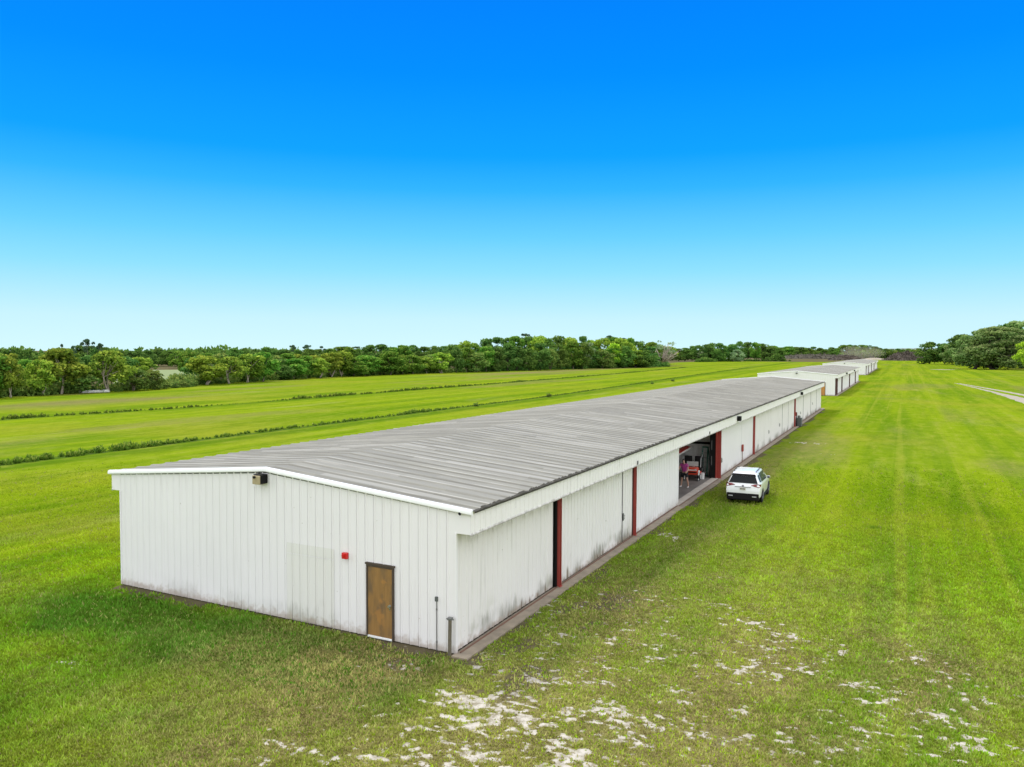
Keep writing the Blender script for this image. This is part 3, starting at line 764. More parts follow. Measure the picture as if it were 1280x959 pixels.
# inside of the open bay
mb = ribbed_wall((-13.5, 34.2), (-.1, 34.2), .06, lambda s: roof_z(-13.5+s)-.05, (0, -1)); mb.build('partition', M['wall_inner'], H1)
mb = ribbed_wall((-.1, 22.3), (-13.5, 22.3), .06, lambda s: roof_z(-.1-s)-.05, (0, 1)); mb.build('partition', M['wall_inner'], H1)
mb = MB(); mb.box(-13.4, -.42, 34.05, 34.17, 2.06, 2.2); mb.box(-13.4, -.42, 34.05, 34.17, 3.2, 3.3); mb.build('girt', M['black'], H1)
mb = MB(); mb.box(-.44, -.08, 32.55, 32.9, .06, HF-.004); mb.box(-.44, -.42, 32.9, 34.1, .06, HF-.004); cl = mb.build('column', M['black'], H1)
for z0_ in (.9, 1.9):
    mb = MB(); mb.box(-.34, -.29, 32.535, 32.549, z0_, z0_+.6); mb.build('column_plate', M['conduit'], cl)
mb = MB(); mb.box(-.05, .0, 32.50, 32.70, .06, HF-.004); mb.build('door_stop', M['red'], H1)
# fascia floodlights and vents
for y in (37.0, 73.6):
    mb = MB(); mb.bbox(OV+.03, OV+.26, y-.30, y+.02, 3.47, 3.80, .02); fl = mb.build('flood_light', M['black'], H1)
    mb = MB(); mb.bbox(OV+.05, OV+.23, y+.022, y+.30, 3.50, 3.77, .02); mb.build('lamp_glass', M['conduit'], fl)
for y in (14.4, 28.3):
    mb = MB(); mb.bbox(OV+.01, OV+.05, y-.05, y+.05, 3.36, 3.52, .01); mb.build('bracket', M['conduit'], H1)
# red switch box with conduit, and small red box by the last post
mb = MB(); mb.bbox(.085, .20, 40.68, 41.0, .88, 1.38, .012); rb = mb.build('switch_box', M['red'], H1)
mb = MB(); mb.tube([(.13, 40.84, .06), (.13, 40.84, .879)], .022, 8); mb.build('conduit', M['rail'], rb)
mb = MB(); mb.bbox(.085, .2, 72.3, 72.6, 1.2, 1.6, .012); mb.build('switch_box', M['red'], H1)

# ---- sheds further down the row
DP2 = [(0.4, 1), (4.6, 1), (18.6, 1), (45, 1), (68, 1)]
def far_shed(label, loc, Ln, W, posts, wide, door):
    t, w = shed('aircraft_hangar', label, loc, Ln, W)
    y = .1
    for a in list(posts) + [Ln]:
        if a - y > .3:
            ribbed_wall((0, y), (0, a-.1), .06, lambda s: HF, (1, 0)).build('sliding_door', M['wall'], t)
        if a < Ln:
            mb = MB(); mb.box(.01, .12, a-.08, a+wide, .02, HF-.004); mb.box(.12, .24, a-.06, a+.12, .02, HF-.004); mb.build('post', M['darkred'], t)
        y = a+wide+.05
    mb = MB(); mb.bbox(-.02, .5, -.1, Ln, -.05, .05, .01); mb.build('apron', M['concrete'], t)
    mb = MB(); mb.box(-.09, -.07, .1, Ln-.1, .03, HF); mb.build('dark_backing', M['gap'], t)  # added dark sheet, stands for the shade inside the bays
    if door:
        mb = MB(); mb.bbox(door, door+1.9, -.05, -.027, .06, 2.35, .01); d = mb.build('door', M['orange_wood'], t)
        mb = MB(); mb.box(door-.08, door-.005, -.06, -.024, .05, 2.42); mb.box(door+1.905, door+1.98, -.06, -.024, .05, 2.42); mb.box(door-.08, door+1.98, -.062, -.024, 2.425, 2.5); mb.build('door_frame', M['door_frame'], d)
    for yy in (Ln*.28, Ln*.62):
        mb = MB(); mb.bbox(OV+.03, OV+.32, yy-.2, yy+.2, 3.5, 3.85, .03); mb.build('flood_light', M['black'], t)
    return t
far_shed('white metal hangar with dark posts and an orange door, second in the row', (-.9, 139.6, 0), 84.5, W_, [1.0, 3.9, 17, 42, 66], .55, -3.62)
far_shed('white metal hangar at the far end of the row, farthest from the camera', (-1.7, 288, 0), 132, 14.0, [2, 22, 54, 84], 1.2, None)
# ------------------------------------------------------------------ corner post
t = thing('pipe_post', 'weathered short post standing at the near corner of the front hangar', 'post', (-.10, -.16, 0))
mb = MB(); mb.tube([(0, 0, -.05), (.0, 0, .5), (.01, 0, 1.0)], [.05, .05, .048], 12); mb.build('post', M['pipe'], t, angle=40)
mb = MB(); mb.bbox(-.055, .075, -.06, .06, 1.0, 1.07, .015); mb.tube([(-.11, .0, 1.02), (.13, 0, 1.02)], .014, 6); mb.build('cap', M['conduit'], t)

# ------------------------------------------------------------------ utility cabinet by the far doors
t = thing('utility_cabinet', 'dark grey utility cabinet with a pipe by the far end of the front hangar', 'cabinet', (.42, 72.9, 0))
mb = MB(); mb.bbox(-.28, .28, -.4, .4, .05, .95, .03); mb.build('cabinet', M['utility'], t)
mb = MB(); mb.tube([(-.2, -.5, 0), (-.2, -.5, 1.45), (-.2, -.42, 1.55)], .05, 8); mb.build('pipe', M['black'], t)
mb = MB(); mb.cyl((.02, -.2, .95), (0, 0, 1), .16, .28, 14, bev=.04); mb.build('meter', M['conduit'], t)

# ------------------------------------------------------------------ the white car
def car():
    t = thing('parked_car', 'white SUV parked on the grass in front of the open hangar bay', 'car', (3.02, 25.05, 0), R(2.0))
    # loft: rings of 7 levels mirrored
    S = [
     ([.05,.00,-.02,.06,.14,.42,.52], [.76,.84,.875,.845,.80,.60,.44], [.30,.42,.74,1.00,1.10,1.56,1.615]),
     ([.22,.18,.16,.22,.27,.60,.66], [.80,.89,.915,.89,.845,.625,.46], [.28,.40,.74,1.01,1.11,1.60,1.655]),
     ([.75,.75,.75,.75,.75,.95,.95], [.80,.905,.925,.915,.875,.65,.48], [.28,.40,.74,1.02,1.10,1.625,1.675]),
     ([1.5,1.5,1.5,1.5,1.5,1.5,1.5], [.80,.905,.925,.92,.885,.67,.50], [.28,.38,.74,1.00,1.07,1.64,1.69]),
     ([2.3,2.3,2.3,2.3,2.3,2.25,2.25], [.80,.905,.925,.92,.885,.67,.50], [.28,.38,.74,.99,1.05,1.63,1.685]),
     ([3.2,3.2,3.2,3.2,3.15,2.75,2.70], [.80,.905,.925,.915,.88,.64,.48], [.28,.38,.74,.98,1.03,1.58,1.64]),
     ([3.6,3.6,3.6,3.6,3.6,3.52,3.50], [.80,.90,.92,.91,.875,.70,.45], [.28,.38,.74,.96,1.01,1.075,1.10]),
     ([4.2,4.2,4.2,4.2,4.2,4.2,4.2], [.78,.87,.90,.885,.85,.62,.40], [.28,.38,.72,.90,.94,.985,1.00]),
     ([4.52,4.56,4.56,4.52,4.48,4.44,4.42], [.70,.78,.80,.77,.72,.5,.3], [.30,.42,.66,.80,.85,.88,.89]),
    ]
    mb = MB(); vs = []; n = 14
    for ys, xs, zs in S:
        for k in range(7): vs.append((-xs[k], ys[k], zs[k]))
        for k in range(6, -1, -1): vs.append((xs[k], ys[k], zs[k]))
    fs = []
    for i in range(len(S)-1):
        for k in range(n-1): fs.append((i*n+k, i*n+k+1, (i+1)*n+k+1, (i+1)*n+k))
        fs.append((i*n+n-1, i*n, (i+1)*n, (i+1)*n+n-1))
    e = (len(S)-1)*n
    for k in range(6):
        fs.append((k, n-1-k, n-2-k, k+1)); fs.append((e+k, e+k+1, e+n-2-k, e+n-1-k))
    mb.add(vs, fs)
    body = mb.build('body', M['car_white'], t, angle=28)
    bv = body.modifiers.new('soft', 'BEVEL'); bv.width = .025; bv.segments = 2; bv.limit_method = 'ANGLE'; bv.angle_limit = R(24)
    P = lambda i, k, sd=1: Vector((sd*S[i][1][k], S[i][0][k], S[i][2][k]))
    def inset(quad, u0, u1, v0, v1, off):
        a, b, c, d = quad
        f = lambda u, v: (a*(1-u)+b*u)*(1-v) + (d*(1-u)+c*u)*v
        nrm = (b-a).cross(d-a).normalized()
        return [f(u0, v0)+nrm*off, f(u1, v0)+nrm*off, f(u1, v1)+nrm*off, f(u0, v1)+nrm*off]
    def glass(quads, name, mat, thick=.012):
        m2 = MB()
        for q4 in quads:
            a, b, c, d = q4; nrm = (b-a).cross(d-a).normalized()*-thick
            m2.add([a, b, c, d, a+nrm, b+nrm, c+nrm, d+nrm], [(0, 1, 2, 3), (4, 7, 6, 5), (0, 4, 5, 1), (1, 5, 6, 2), (2, 6, 7, 3), (3, 7, 4, 0)])
        return m2.build(name, mat, body)
    rq = [P(0, 4, -1), P(0, 4, 1), P(0, 5, 1), P(0, 5, -1)]
    glass([inset(rq, .02, .98, .04, .80, .02)], 'rear_window', M['glass_dark'])
    glass([inset(rq, .0, 1.0, .82, 1.02, .05)], 'spoiler', M['car_black'], .07)
    for sd in (1, -1):
        qs = []
        for i, (u0, u1) in ((2, (.25, .98)), (3, (.03, .97)), (4, (.03, .86))):
            q4 = [P(i, 4, sd), P(i+1, 4, sd), P(i+1, 5, sd), P(i, 5, sd)] if sd > 0 else [P(i+1, 4, sd), P(i, 4, sd), P(i, 5, sd), P(i+1, 5, sd)]
            if sd < 0: u0, u1 = 1-u1, 1-u0
            qs.append(inset(q4, u0, u1, .08, .88, .014))
        for q4 in qs: glass([q4], 'side_window', M['glass_dark'])
    wq = [P(6, 5, 1), P(6, 5, -1), P(5, 5, -1), P(5, 5, 1)]
    glass([inset(wq, .03, .97, .06, .95, .02)], 'windscreen', M['glass_dark'])
    # rear quarter dark glass on the D pillar
    for sd in (1, -1):
        q4 = [P(0, 4, sd), P(2, 4, sd), P(2, 5, sd), P(0, 5, sd)] if sd > 0 else [P(2, 4, sd), P(0, 4, sd), P(0, 5, sd), P(2, 5, sd)]
        a = inset(q4, .42 if sd > 0 else .05, .95 if sd > 0 else .58, .10, .80, .02)
        glass([a], 'quarter_window', M['glass_dark'])
    # lower black bumper, sills, arches
    mb = MB(); mb.bbox(-.845, .845, -.035, .30, .22, .60, .05); mb.build('rear_bumper', M['car_black'], t)
    for x in (-.62, .62):
        k = MB(); k.bbox(x-.13, x+.10, -.05, -.02, .40, .46, .012); k.build('exhaust_trim', M['alu'], t)
    for sd in (1, -1):
        k = MB(); k.bbox(sd*.88-.05, sd*.88+.05, 1.30, 3.25, .22, .42, .02); k.build('sill', M['car_black'], t)
    # tail lights wrapping the corners
    for sd in (1, -1):
        k = MB(); k.add([Vector((sd*x, y, z)) for x, y, z in ((.42, .055, 1.03), (.62, .020, .99), (.85, .030, .93), (.90, .20, .975), (.905, .42, 1.03), (.90, .42, 1.07), (.875, .17, 1.085), (.80, .10, 1.10), (.60, .095, 1.09))],
                        [tuple(range(9)) if sd > 0 else tuple(range(8, -1, -1))])
        o = k.build('tail_light', M['tail_red'], t)
        s_ = o.modifiers.new('t', 'SOLIDIFY'); s_.thickness = .05; s_.offset = 0
    k = MB(); k.bbox(-.16, .16, -.045, -.02, .76, .90, .006); pl = k.build('licence_plate', M['plate'], t)
    k = MB()
    for i, x in enumerate((-.11, -.06, .0, .05, .10)): k.box(x-.017, x+.017, -.049, -.046, .80, .865)
    k.build('plate_marks', M['car_black'], pl)
    k = MB(); k.cyl((0, .035, .985), (0, -1, .15), .055, .03, 16, bev=.008); k.build('emblem', M['rim'], t)
    k = MB(); k.tube([(-.42, -.005, .93), (.42, -.005, .93)], .018, 6); k.build('hatch_trim', M['conduit'], t)
    for sd in (1, -1):
        k = MB(); k.tube([(sd*.58, .75, 1.66), (sd*.585, .95, 1.70), (sd*.60, 2.2, 1.71), (sd*.58, 2.55, 1.66)], .02, 6); k.build('roof_rail', M['car_black'], t)
        k = MB(); k.bbox(sd*.985-.08, sd*.985+.08, 2.98, 3.10, 1.04, 1.17, .03); k.tube([(sd*.88, 3.08, 1.04), (sd*.95, 3.05, 1.08)], .025, 6); mr = k.build('mirror', M['car_white'], t, angle=40)
        k = MB(); k.bbox(sd*.985-.068, sd*.985+.068, 2.965, 2.978, 1.055, 1.157, .005); k.build('mirror_glass', M['glass_dark'], mr)
        k = MB(); k.bbox(sd*.70-.14, sd*.70+.14, 4.40, 4.52, .76, .84, .02); k.build('headlight', M['glassy'], t)
    k = MB(); k.tube([(0, .30, 1.28), (.02, .20, 1.16), (.25, .17, 1.13)], .012, 6); k.build('rear_wiper', M['car_black'], t)
    for sd in (1, -1):
        for y in (.97, 3.68):
            k = MB(); prof = [(.22, 0), (.30, .0), (.345, .03), (.36, .07), (.36, .16), (.345, .20), (.30, .225), (.22, .225)]
            vs = []; N = 28
            for r_, xo in prof:
                for j in range(N):
                    a = 2*math.pi*j/N; vs.append((sd*(.72+xo), y+r_*math.cos(a), .36+r_*math.sin(a)))
            fs = [(i*N+j, i*N+(j+1) % N, (i+1)*N+(j+1) % N, (i+1)*N+j) for i in range(len(prof)-1) for j in range(N)]
            if sd < 0: fs = [f[::-1] for f in fs]
            k.add(vs, fs); wh = k.build('wheel', M['tyre'], t, angle=40)
            k = MB(); k.cyl((sd*.90, y, .36), (sd, 0, 0), .225, .02, 24)
            for j in range(5):
                a = 2*math.pi*j/5; c_, s_ = math.cos(a), math.sin(a)
                k.tube([(sd*.925, y+.03*c_, .36+.03*s_), (sd*.935, y+.21*c_, .36+.21*s_)], [.04, .028], 6)
            k.build('rim', M['rim'], wh)
            k = MB(); N2 = 16; vs = []
            for j in range(N2+1):
                a = math.pi*j/N2
                for r_, xo in ((.375, .905), (.425, .935), (.375, .935)):
                    vs.append((sd*xo, y+r_*math.cos(a), .36+r_*math.sin(a)))
            k.add(vs, [(j*3+q_, (j+1)*3+q_, (j+1)*3+(q_+1) % 3, j*3+(q_+1) % 3) for j in range(N2) for q_ in range(3)]); k.build('wheel_arch', M['car_black'], t)
            k = MB(); k.cyl((sd*.60, y, .36), (sd, 0, 0), .40, .31, 24); k.build('wheel_well', M['car_black'], t)
    return t
car()

# ------------------------------------------------------------------ step ladder in the bay
t = thing('step_ladder', 'green A-frame step ladder standing by the inner wall of the open bay', 'ladder', (-.95, 33.55, .06), R(-8))
hgt = 1.86
def rail_pt(sx, u, front): return Vector((sx*(.27-.10*u), (-.42 if front else .40)*(1-u), hgt*u))
for sx in (1, -1):
    k = MB(); k.tube([rail_pt(sx, 0, True), rail_pt(sx, 1, True)], .032, 4); k.build('side_rail', M['green'], t)
    k = MB(); k.tube([rail_pt(sx, 0, False), rail_pt(sx, .97, False)], .024, 4); k.build('rear_leg', M['green'], t)
for i in range(1, 6):
    u = i/6.2; p = rail_pt(1, u, True); k = MB(); k.bbox(-p.x, p.x, p.y-.045, p.y+.045, p.z-.014, p.z+.014, .005); k.build('step', M['alu'], t)
k = MB(); k.bbox(-.19, .19, -.11, .10, hgt-.02, hgt+.05, .012); k.build('top_cap', M['green'], t)
for i in (1, 3):
    k = MB(); u = i/5; p = rail_pt(1, u, False); k.tube([(-p.x, p.y, p.z), (p.x, p.y, p.z)], .012, 6); k.build('rear_brace', M['alu'], t)
k = MB()
k.bbox(-.30, .30, -.46, -.36, .0, .07, .01); k.build('foot_board', M['vinyl'], t)

# ------------------------------------------------------------------ orange-red utility cart
t = thing('utility_cart', 'orange red utility cart with two black seats inside the open bay', 'cart', (-1.30, 31.55, .06), R(6))
k = MB(); k.bbox(-.38, .42, -.62, -.10, .36, .84, .09); k.bbox(-.55, .50, -.12, .95, .34, .52, .05); bd = k.build('body', M['orange_red'], t, angle=40)
k = MB(); k.bbox(-.30, .34, -.655, -.625, .50, .58, .01); k.build('grille', M['vinyl'], bd)
for x in (-.22, .26):
    k = MB(); k.cyl((x, -.60, .70), (0, -1, 0), .06, .04, 14, bev=.01); k.build('headlight', M['glassy'], bd)
for x in (-.36, .30):
    k = MB(); k.bbox(x-.25, x+.25, .18, .62, .52, .66, .05); s = k.build('seat', M['vinyl'], t, angle=40)
    k = MB(); k.bbox(x-.25, x+.25, .60, .74, .62, 1.42, .05); k.build('backrest', M['vinyl'], s, angle=40)
k = MB(); k.tube([(.02, .0, .82), (.02, .12, 1.0)], .02, 8); k.tube([(.02+.17*math.cos(a*.5236), .13+.02*math.sin(a*.5236), 1.02+.15*math.sin(a*.5236)) for a in range(13)], .015, 6); k.build('steering_wheel', M['vinyl'], t)
for x in (-.58, .52):
    k = MB(); k.tube([(x, .78, .5), (x, .78, 1.46), (x, .70, 1.52), (x, .0, 1.36), (x, -.12, .8)], .022, 8); k.build('roll_bar', M['alu'], t)
for sx in (-1, 1):
    for y in (-.42, .72):
        k = MB(); x0 = .38 if sx > 0 else -.56
        k.tube([(x0+d_, y, .25) for d_ in (0, .01, .05, .13, .17, .18)], [.16, .2, .25, .25, .2, .16], 22); w_ = k.build('wheel', M['tyre'], t, angle=40)
        k = MB(); k.cyl((x0+(.175 if sx > 0 else .005), y, .25), (sx, 0, 0), .13, .015, 16); k.build('rim', M['white_plastic'], w_)
for x in (-.42, .46):
    k = MB(); k.tube([(x, -.50, .66), (x, -.60, .40), (x, -.64, .06)], [.06, .05, .04], 8); k.build('mudguard', M['white_plastic'], t)
k = MB(); k.bbox(-.34, .38, -.135, -.105, .86, 1.16, .01); k.build('windshield', M['glassy'], t)
k = MB(); k.bbox(-.30, .34, -.64, -.60, .64, .70, .008); k.build('stripe', M['white_plastic'], bd)

# ------------------------------------------------------------------ white bucket
t = thing('bucket', 'white plastic bucket on the floor between the cart and the ladder', 'bucket', (-.78, 31.95, .06))
k = MB(); k.tube([(0, 0, 0), (0, 0, .02), (0, 0, .36), (0, 0, .38)], [.13, .14, .165, .175], 22); k.build('pail', M['white_plastic'], t, angle=40)
k = MB(); k.tube([(.17*math.cos(a*.2618), -.02-.10*math.sin(a*.2618), .35+.02*math.sin(a*.2618)) for a in range(13)], .006, 6); k.build('handle', M['alu'], t)

# ------------------------------------------------------------------ person standing in the bay
def skin_mesh(name, joints, edges, mat, parent, levels=2, root=0):
    me = bpy.data.meshes.new(name); me.from_pydata([j[:3] for j in joints], edges, [])
    o = bpy.data.objects.new(name+'_src', me); col.objects.link(o)
    sk = o.modifiers.new('skin', 'SKIN'); sk.use_smooth_shade = True
    for i, j in enumerate(joints):
        r = j[3]; r = r if isinstance(r, tuple) else (r, r)
        me.skin_vertices[0].data[i].radius = r; me.skin_vertices[0].data[i].use_root = (i == root)
    ss = o.modifiers.new('sub', 'SUBSURF'); ss.levels = levels; ss.render_levels = levels
    dg = bpy.context.evaluated_depsgraph_get(); dg.update()
    m2 = bpy.data.meshes.new_from_object(o.evaluated_get(dg)); m2.name = name
    bpy.data.objects.remove(o); bpy.data.meshes.remove(me)
    m2.materials.clear(); m2.materials.append(mat)
    m2.polygons.foreach_set('use_smooth', [True]*len(m2.polygons))
    return link(bpy.data.objects.new(name, m2), parent)
def person():
    t = thing('person', 'person in a magenta shirt and black shorts standing inside the open bay', 'person', (-1.0, 28.35, .06), R(-5))
    J = []; E_ = []
    def add(x, y, z, r, par=None):
        J.append((x, y, z, r)); i = len(J)-1
        if par is not None: E_.append((par, i))
        return i
    pel = add(0, 0, .93, (.16, .12)); wa = add(0, -.02, 1.08, (.14, .105), pel); ch = add(0, -.08, 1.28, (.165, .12), wa); ns = add(0, -.13, 1.44, (.07, .06), ch)
    nk = add(0, -.17, 1.51, (.052, .055), ns); hd = add(0, -.205, 1.60, (.076, .088), nk); tp = add(0, -.215, 1.70, (.066, .078), hd)
    ns_ = add(0, -.302, 1.605, .016, hd)
    for sd in (1, -1):
        sh = add(sd*.19, -.09, 1.40, .055, ch); el = add(sd*.27, -.16 if sd > 0 else -.26, 1.12, .042, sh)
        wr = add(sd*.27, -.38 if sd > 0 else -.50, 1.0, .03, el); pm = add(sd*.265, -.46 if sd > 0 else -.58, .985, (.04, .022), wr)
        y0 = -.46 if sd > 0 else -.58
        for q_, dx in enumerate((-.032, -.011, .011, .032)):
            a_ = add(sd*.265+dx, y0-.05, .975, .0095, pm); b_ = add(sd*.265+dx*1.1, y0-.085, .955-.002*q_, .0085, a_); add(sd*.265+dx*1.1, y0-.09, .925, .007, b_)
        th = add(sd*.265-sd*.045, y0-.01, .975, .011, pm); add(sd*.265-sd*.06, y0-.045, .96, .008, th)
        hp = add(sd*.10, .0, .86, .092, pel); kn = add(sd*.17, -.03 if sd > 0 else .02, .49, .058, hp)
        cf = add(sd*.20, .02 if sd > 0 else .05, .32, .053, kn); an = add(sd*.23, .03 if sd > 0 else .06, .09, .036, cf); add(sd*.235, -.12 if sd > 0 else -.09, .035, (.04, .026), an)
    body = skin_mesh('body', J, E_, M['skin'], t)
    J2 = [(0, 0, .90, (.175, .135)), (0, -.02, 1.08, (.158, .122)), (0, -.08, 1.28, (.182, .136)), (0, -.12, 1.42, (.11, .085))]
    E2 = [(0, 1), (1, 2), (2, 3)]
    for sd in (1, -1):
        i = len(J2); J2 += [(sd*.19, -.09, 1.395, .075), (sd*.235, -.13 if sd > 0 else -.155, 1.25, .068)]; E2 += [(2, i), (i, i+1)]
    skin_mesh('shirt', J2, E2, M['pink'], t)
    J3 = [(0, 0, .92, (.178, .138))]; E3 = []
    for sd in (1, -1):
        i = len(J3); J3 += [(sd*.105, 0, .82, .112), (sd*.15, -.015, .58, .088)]; E3 += [(0, i), (i, i+1)]
    skin_mesh('shorts', J3, E3, M['shorts'], t)
    skin_mesh('hair', [(0, -.175, 1.62, (.074, .06)), (0, -.18, 1.70, (.082, .088)), (0, -.20, 1.745, (.06, .065))], [(0, 1), (1, 2)], M['hair'], t)
    for sd in (1, -1):
        dy = 0 if sd > 0 else .03
        skin_mesh('shoe', [(sd*.23, .05+dy, .045, (.05, .045)), (sd*.233, -.06+dy, .045, (.05, .04)), (sd*.236, -.16+dy, .035, (.045, .03))], [(0, 1), (1, 2)], M['white_plastic'], t)
        k = MB(); k.cyl((sd*.032, -.288, 1.628), (0, -1, 0), .011, .008, 10); k.build('eye', M['hair'], t)
    k = MB(); k.bbox(-.025, .025, -.293, -.286, 1.555, 1.565, .002); k.build('mouth', M['pink'], t)
person()

# ------------------------------------------------------------------ light aircraft deeper in the bay (one wing tip shows past the door)
t = thing('light_aircraft', 'small red and white aircraft parked deep in the open bay, wing tip showing', 'aircraft', (-3.75, 28.6, .06))
k = MB(); st = [(1.75, .20, .95), (1.5, .34, 1.0), (.9, .42, 1.05), (.2, .48, 1.15), (-.8, .44, 1.15), (-2.2, .26, 1.05), (-3.9, .10, 1.0)]
N = 16; vs = []
for x, r_, z in st:
    for j in range(N):
        a = 2*math.pi*j/N; vs.append((x, r_*.9*math.cos(a), z+r_*1.05*math.sin(a)))
k.add(vs, [(i*N+j, i*N+(j+1) % N, (i+1)*N+(j+1) % N, (i+1)*N+j) for i in range(len(st)-1) for j in range(N)] + [tuple(range(N-1, -1, -1)), tuple((len(st)-1)*N+j for j in range(N))])
k.build('fuselage', M['wing_red'], t, angle=50)
def airfoil(yA, yB, x0, ch, z, th, name, mats, dih=0.0):
    prof = [(0, 0), (.04, .45), (.2, .9), (.4, 1.0), (.7, .6), (1, .05), (.7, -.1), (.3, -.25), (.05, -.3)]
    m2 = MB(); vs = []
    ys = np.linspace(yA, yB, 5)
    for y in ys:
        for u, h in prof: vs.append((x0-u*ch, y, z+h*th+abs(y)*dih))
    n_ = len(prof); fs = [(i*n_+j, (i+1)*n_+j, (i+1)*n_+(j+1) % n_, i*n_+(j+1) % n_) for i in range(4) for j in range(n_)]
    mi = [1 if j in (0, n_-1, n_-2) else 0 for i in range(4) for j in range(n_)]
    m2.add(vs, fs); m2.m = mi
    m2.add(vs[:n_], [tuple(range(n_))], 1); m2.add(vs[-n_:], [tuple(range(n_-1, -1, -1))], 1)
    return m2.build(name, mats, t, angle=50)
airfoil(.3, 4.55, 2.0, 1.35, 1.68, .13, 'wing', [M['wing_red'], M['wing_white']], .03)
airfoil(-4.55, -.3, 2.0, 1.35, 1.68, .13, 'wing', [M['wing_red'], M['wing_white']], .03)
airfoil(-1.3, 1.3, -3.2, .75, 1.05, .05, 'tailplane', [M['wing_red'], M['wing_white']])
k = MB(); k.add([(-3.1, -.03, 1.1), (-3.95, -.03, 1.1), (-3.95, -.03, 1.95), (-3.6, -.03, 1.95), (-3.1, .03, 1.1), (-3.95, .03, 1.1), (-3.95, .03, 1.95), (-3.6, .03, 1.95)], [(0, 1, 2, 3), (7, 6, 5, 4), (0, 4, 5, 1), (1, 5, 6, 2), (2, 6, 7, 3), (3, 7, 4, 0)]); k.build('fin', M['wing_red'], t)
for sd in (1, -1):
    k = MB(); k.tube([(1.2, sd*.42, .8), (1.4, sd*2.4, 1.74)], .03, 8); k.build('wing_strut', M['wing_white'], t)
    k = MB(); k.tube([(.9, sd*.3, .75), (.95, sd*.75, .26)], .035, 8); k.build('gear_leg', M['alu'], t)
    k = MB(); k.tube([(.95, sd*.75-.07+d_, .23) for d_ in (0, .02, .12, .14)], [.16, .22, .22, .16], 20) if False else k.tube([Vector((.95, sd*.78+d_-.07, .225)) for d_ in (0, .03, .11, .14)], [.15, .22, .22, .15], 20); k.build('wheel', M['tyre'], t, angle=40)
k = MB(); k.tube([(-3.7, -.03, .14), (-3.7, .03, .14)], .12, 16); k.tube([(-3.7, 0, .14), (-3.6, 0, .95)], .02, 6); k.build('tail_wheel', M['tyre'], t)
k = MB()
for a in (R(50), R(230)):
    k.tube([(1.82, .1*math.cos(a), .95+.1*math.sin(a)), (1.82, .45*math.cos(a), .95+.45*math.sin(a)), (1.82, .85*math.cos(a), .95+.85*math.sin(a))], [.03, .05, .025], 6)
k.tube([(1.74, 0, .95), (1.85, 0, .95), (1.98, 0, .95)], [.13, .11, .03], 14); k.build('propeller', M['vinyl'], t, angle=40)

# ------------------------------------------------------------------ distant small things
t = thing('lumber_stack', 'low pale stack of boards lying at the foot of the left trees', 'boards', (-127.3, 77.4, 0), R(72))
for i in range(4):
    k = MB()
    for j in range(3): k.bbox(-2.9+rnd.uniform(-.2, .2), 2.9+rnd.uniform(-.2, .2), -.5+j*.34, -.2+j*.34, .05+i*.11, .145+i*.11, .01)
    k.build('board', M['white_plastic'], t)
t = thing('shelter', 'small white roofed shelter in front of the far trees', 'shelter', (-120.5, 646, 0), R(25))
k = MB(); k.add([(-2.7, -2, 2.3), (2.7, -2, 2.3), (2.7, 2, 2.3), (-2.7, 2, 2.3), (-2.2, 0, 3.1), (2.2, 0, 3.1)], [(0, 1, 5, 4), (2, 3, 4, 5), (1, 2, 5), (3, 0, 4), (0, 3, 2, 1)]); k.build('roof', M['white_plastic'], t)
for x in (-2.5, 2.5):
    for y in (-1.8, 1.8): k = MB(); k.tube([(x, y, 0), (x, y, 2.32)], .06, 6); k.build('leg', M['alu'], t)
t = thing('marker_post', 'thin pale post standing at the edge of the far field', 'post', (-137, 629, 0))
k = MB(); k.tube([(0, 0, 0), (0, 0, 5.2)], [.25, .2], 8); k.build('post', M['concrete_pale'], t)
k = MB(); k.bbox(-.45, .45, -.3, .3, 5.1, 5.9, .08); k.build('head', M['alu'], t)

def heap(name, label, cx, cy, lx, ly, h, mat, seed, rz=0.0, rough=.5):
    n = 64; m_ = 26; vs = []; fs = []
    for i in range(n):
        for j in range(m_):
            u = i/(n-1)*2-1; v = j/(m_-1)*2-1
            e = max(0, 1-u*u)**.6*max(0, 1-v*v)**.8
            nn = float(fbm(np.array([u*lx*.25+50]), np.array([v*ly*.25+50]), 4, seed)[0])
            vs.append((u*lx, v*ly, h*e*(1-rough+rough*2*nn)-.05))
    for i in range(n-1):
        for j in range(m_-1): fs.append((i*m_+j, (i+1)*m_+j, (i+1)*m_+j+1, i*m_+j+1))
    mb = MB(); mb.add(vs, fs); o = mb.build(name, mat); o.location = (cx, cy, 0); o.rotation_euler = (0, 0, rz)
    return tag(o, label, name.replace('_', ' '))
def sticks(o, n, lx, ly, h, size, seed):
    """loose logs and roots heaped into the same pile mesh"""
    g_ = np.random.default_rng(seed); me = o.data
    vs = [tuple(v.co) for v in me.vertices]; fs = [tuple(p.vertices) for p in me.polygons]; mb = MB(); mb.add(vs, fs)
    for i in range(n):
        p = Vector(vs[int(g_.integers(len(vs)))]); d = Vector((g_.normal(), g_.normal(), g_.normal()*.5)).normalized()*size*g_.uniform(.4, 1.4)
        mb.tube([p-d*.4, p+d*.6+Vector((0, 0, size*.2))], [size*.13, size*.06], 5)
    mats = list(me.materials); old = o.data
    q_ = mb.build('tmp', mats[0]); o.data = q_.data; bpy.data.objects.remove(q_); bpy.data.meshes.remove(old); o.data.name = o.name
hb1 = heap('brush_heap', 'long low brown brush heap behind the last hangar', -86, 985, 56, 14, 4.6, M['mulch'], 21, R(20), .8)
hb2 = heap('log_heap', 'dark reddish heap of logs and stumps left of the oak grove', 12, 850, 22, 12, 7.0, M['mulch_red'], 24, R(60), .8)
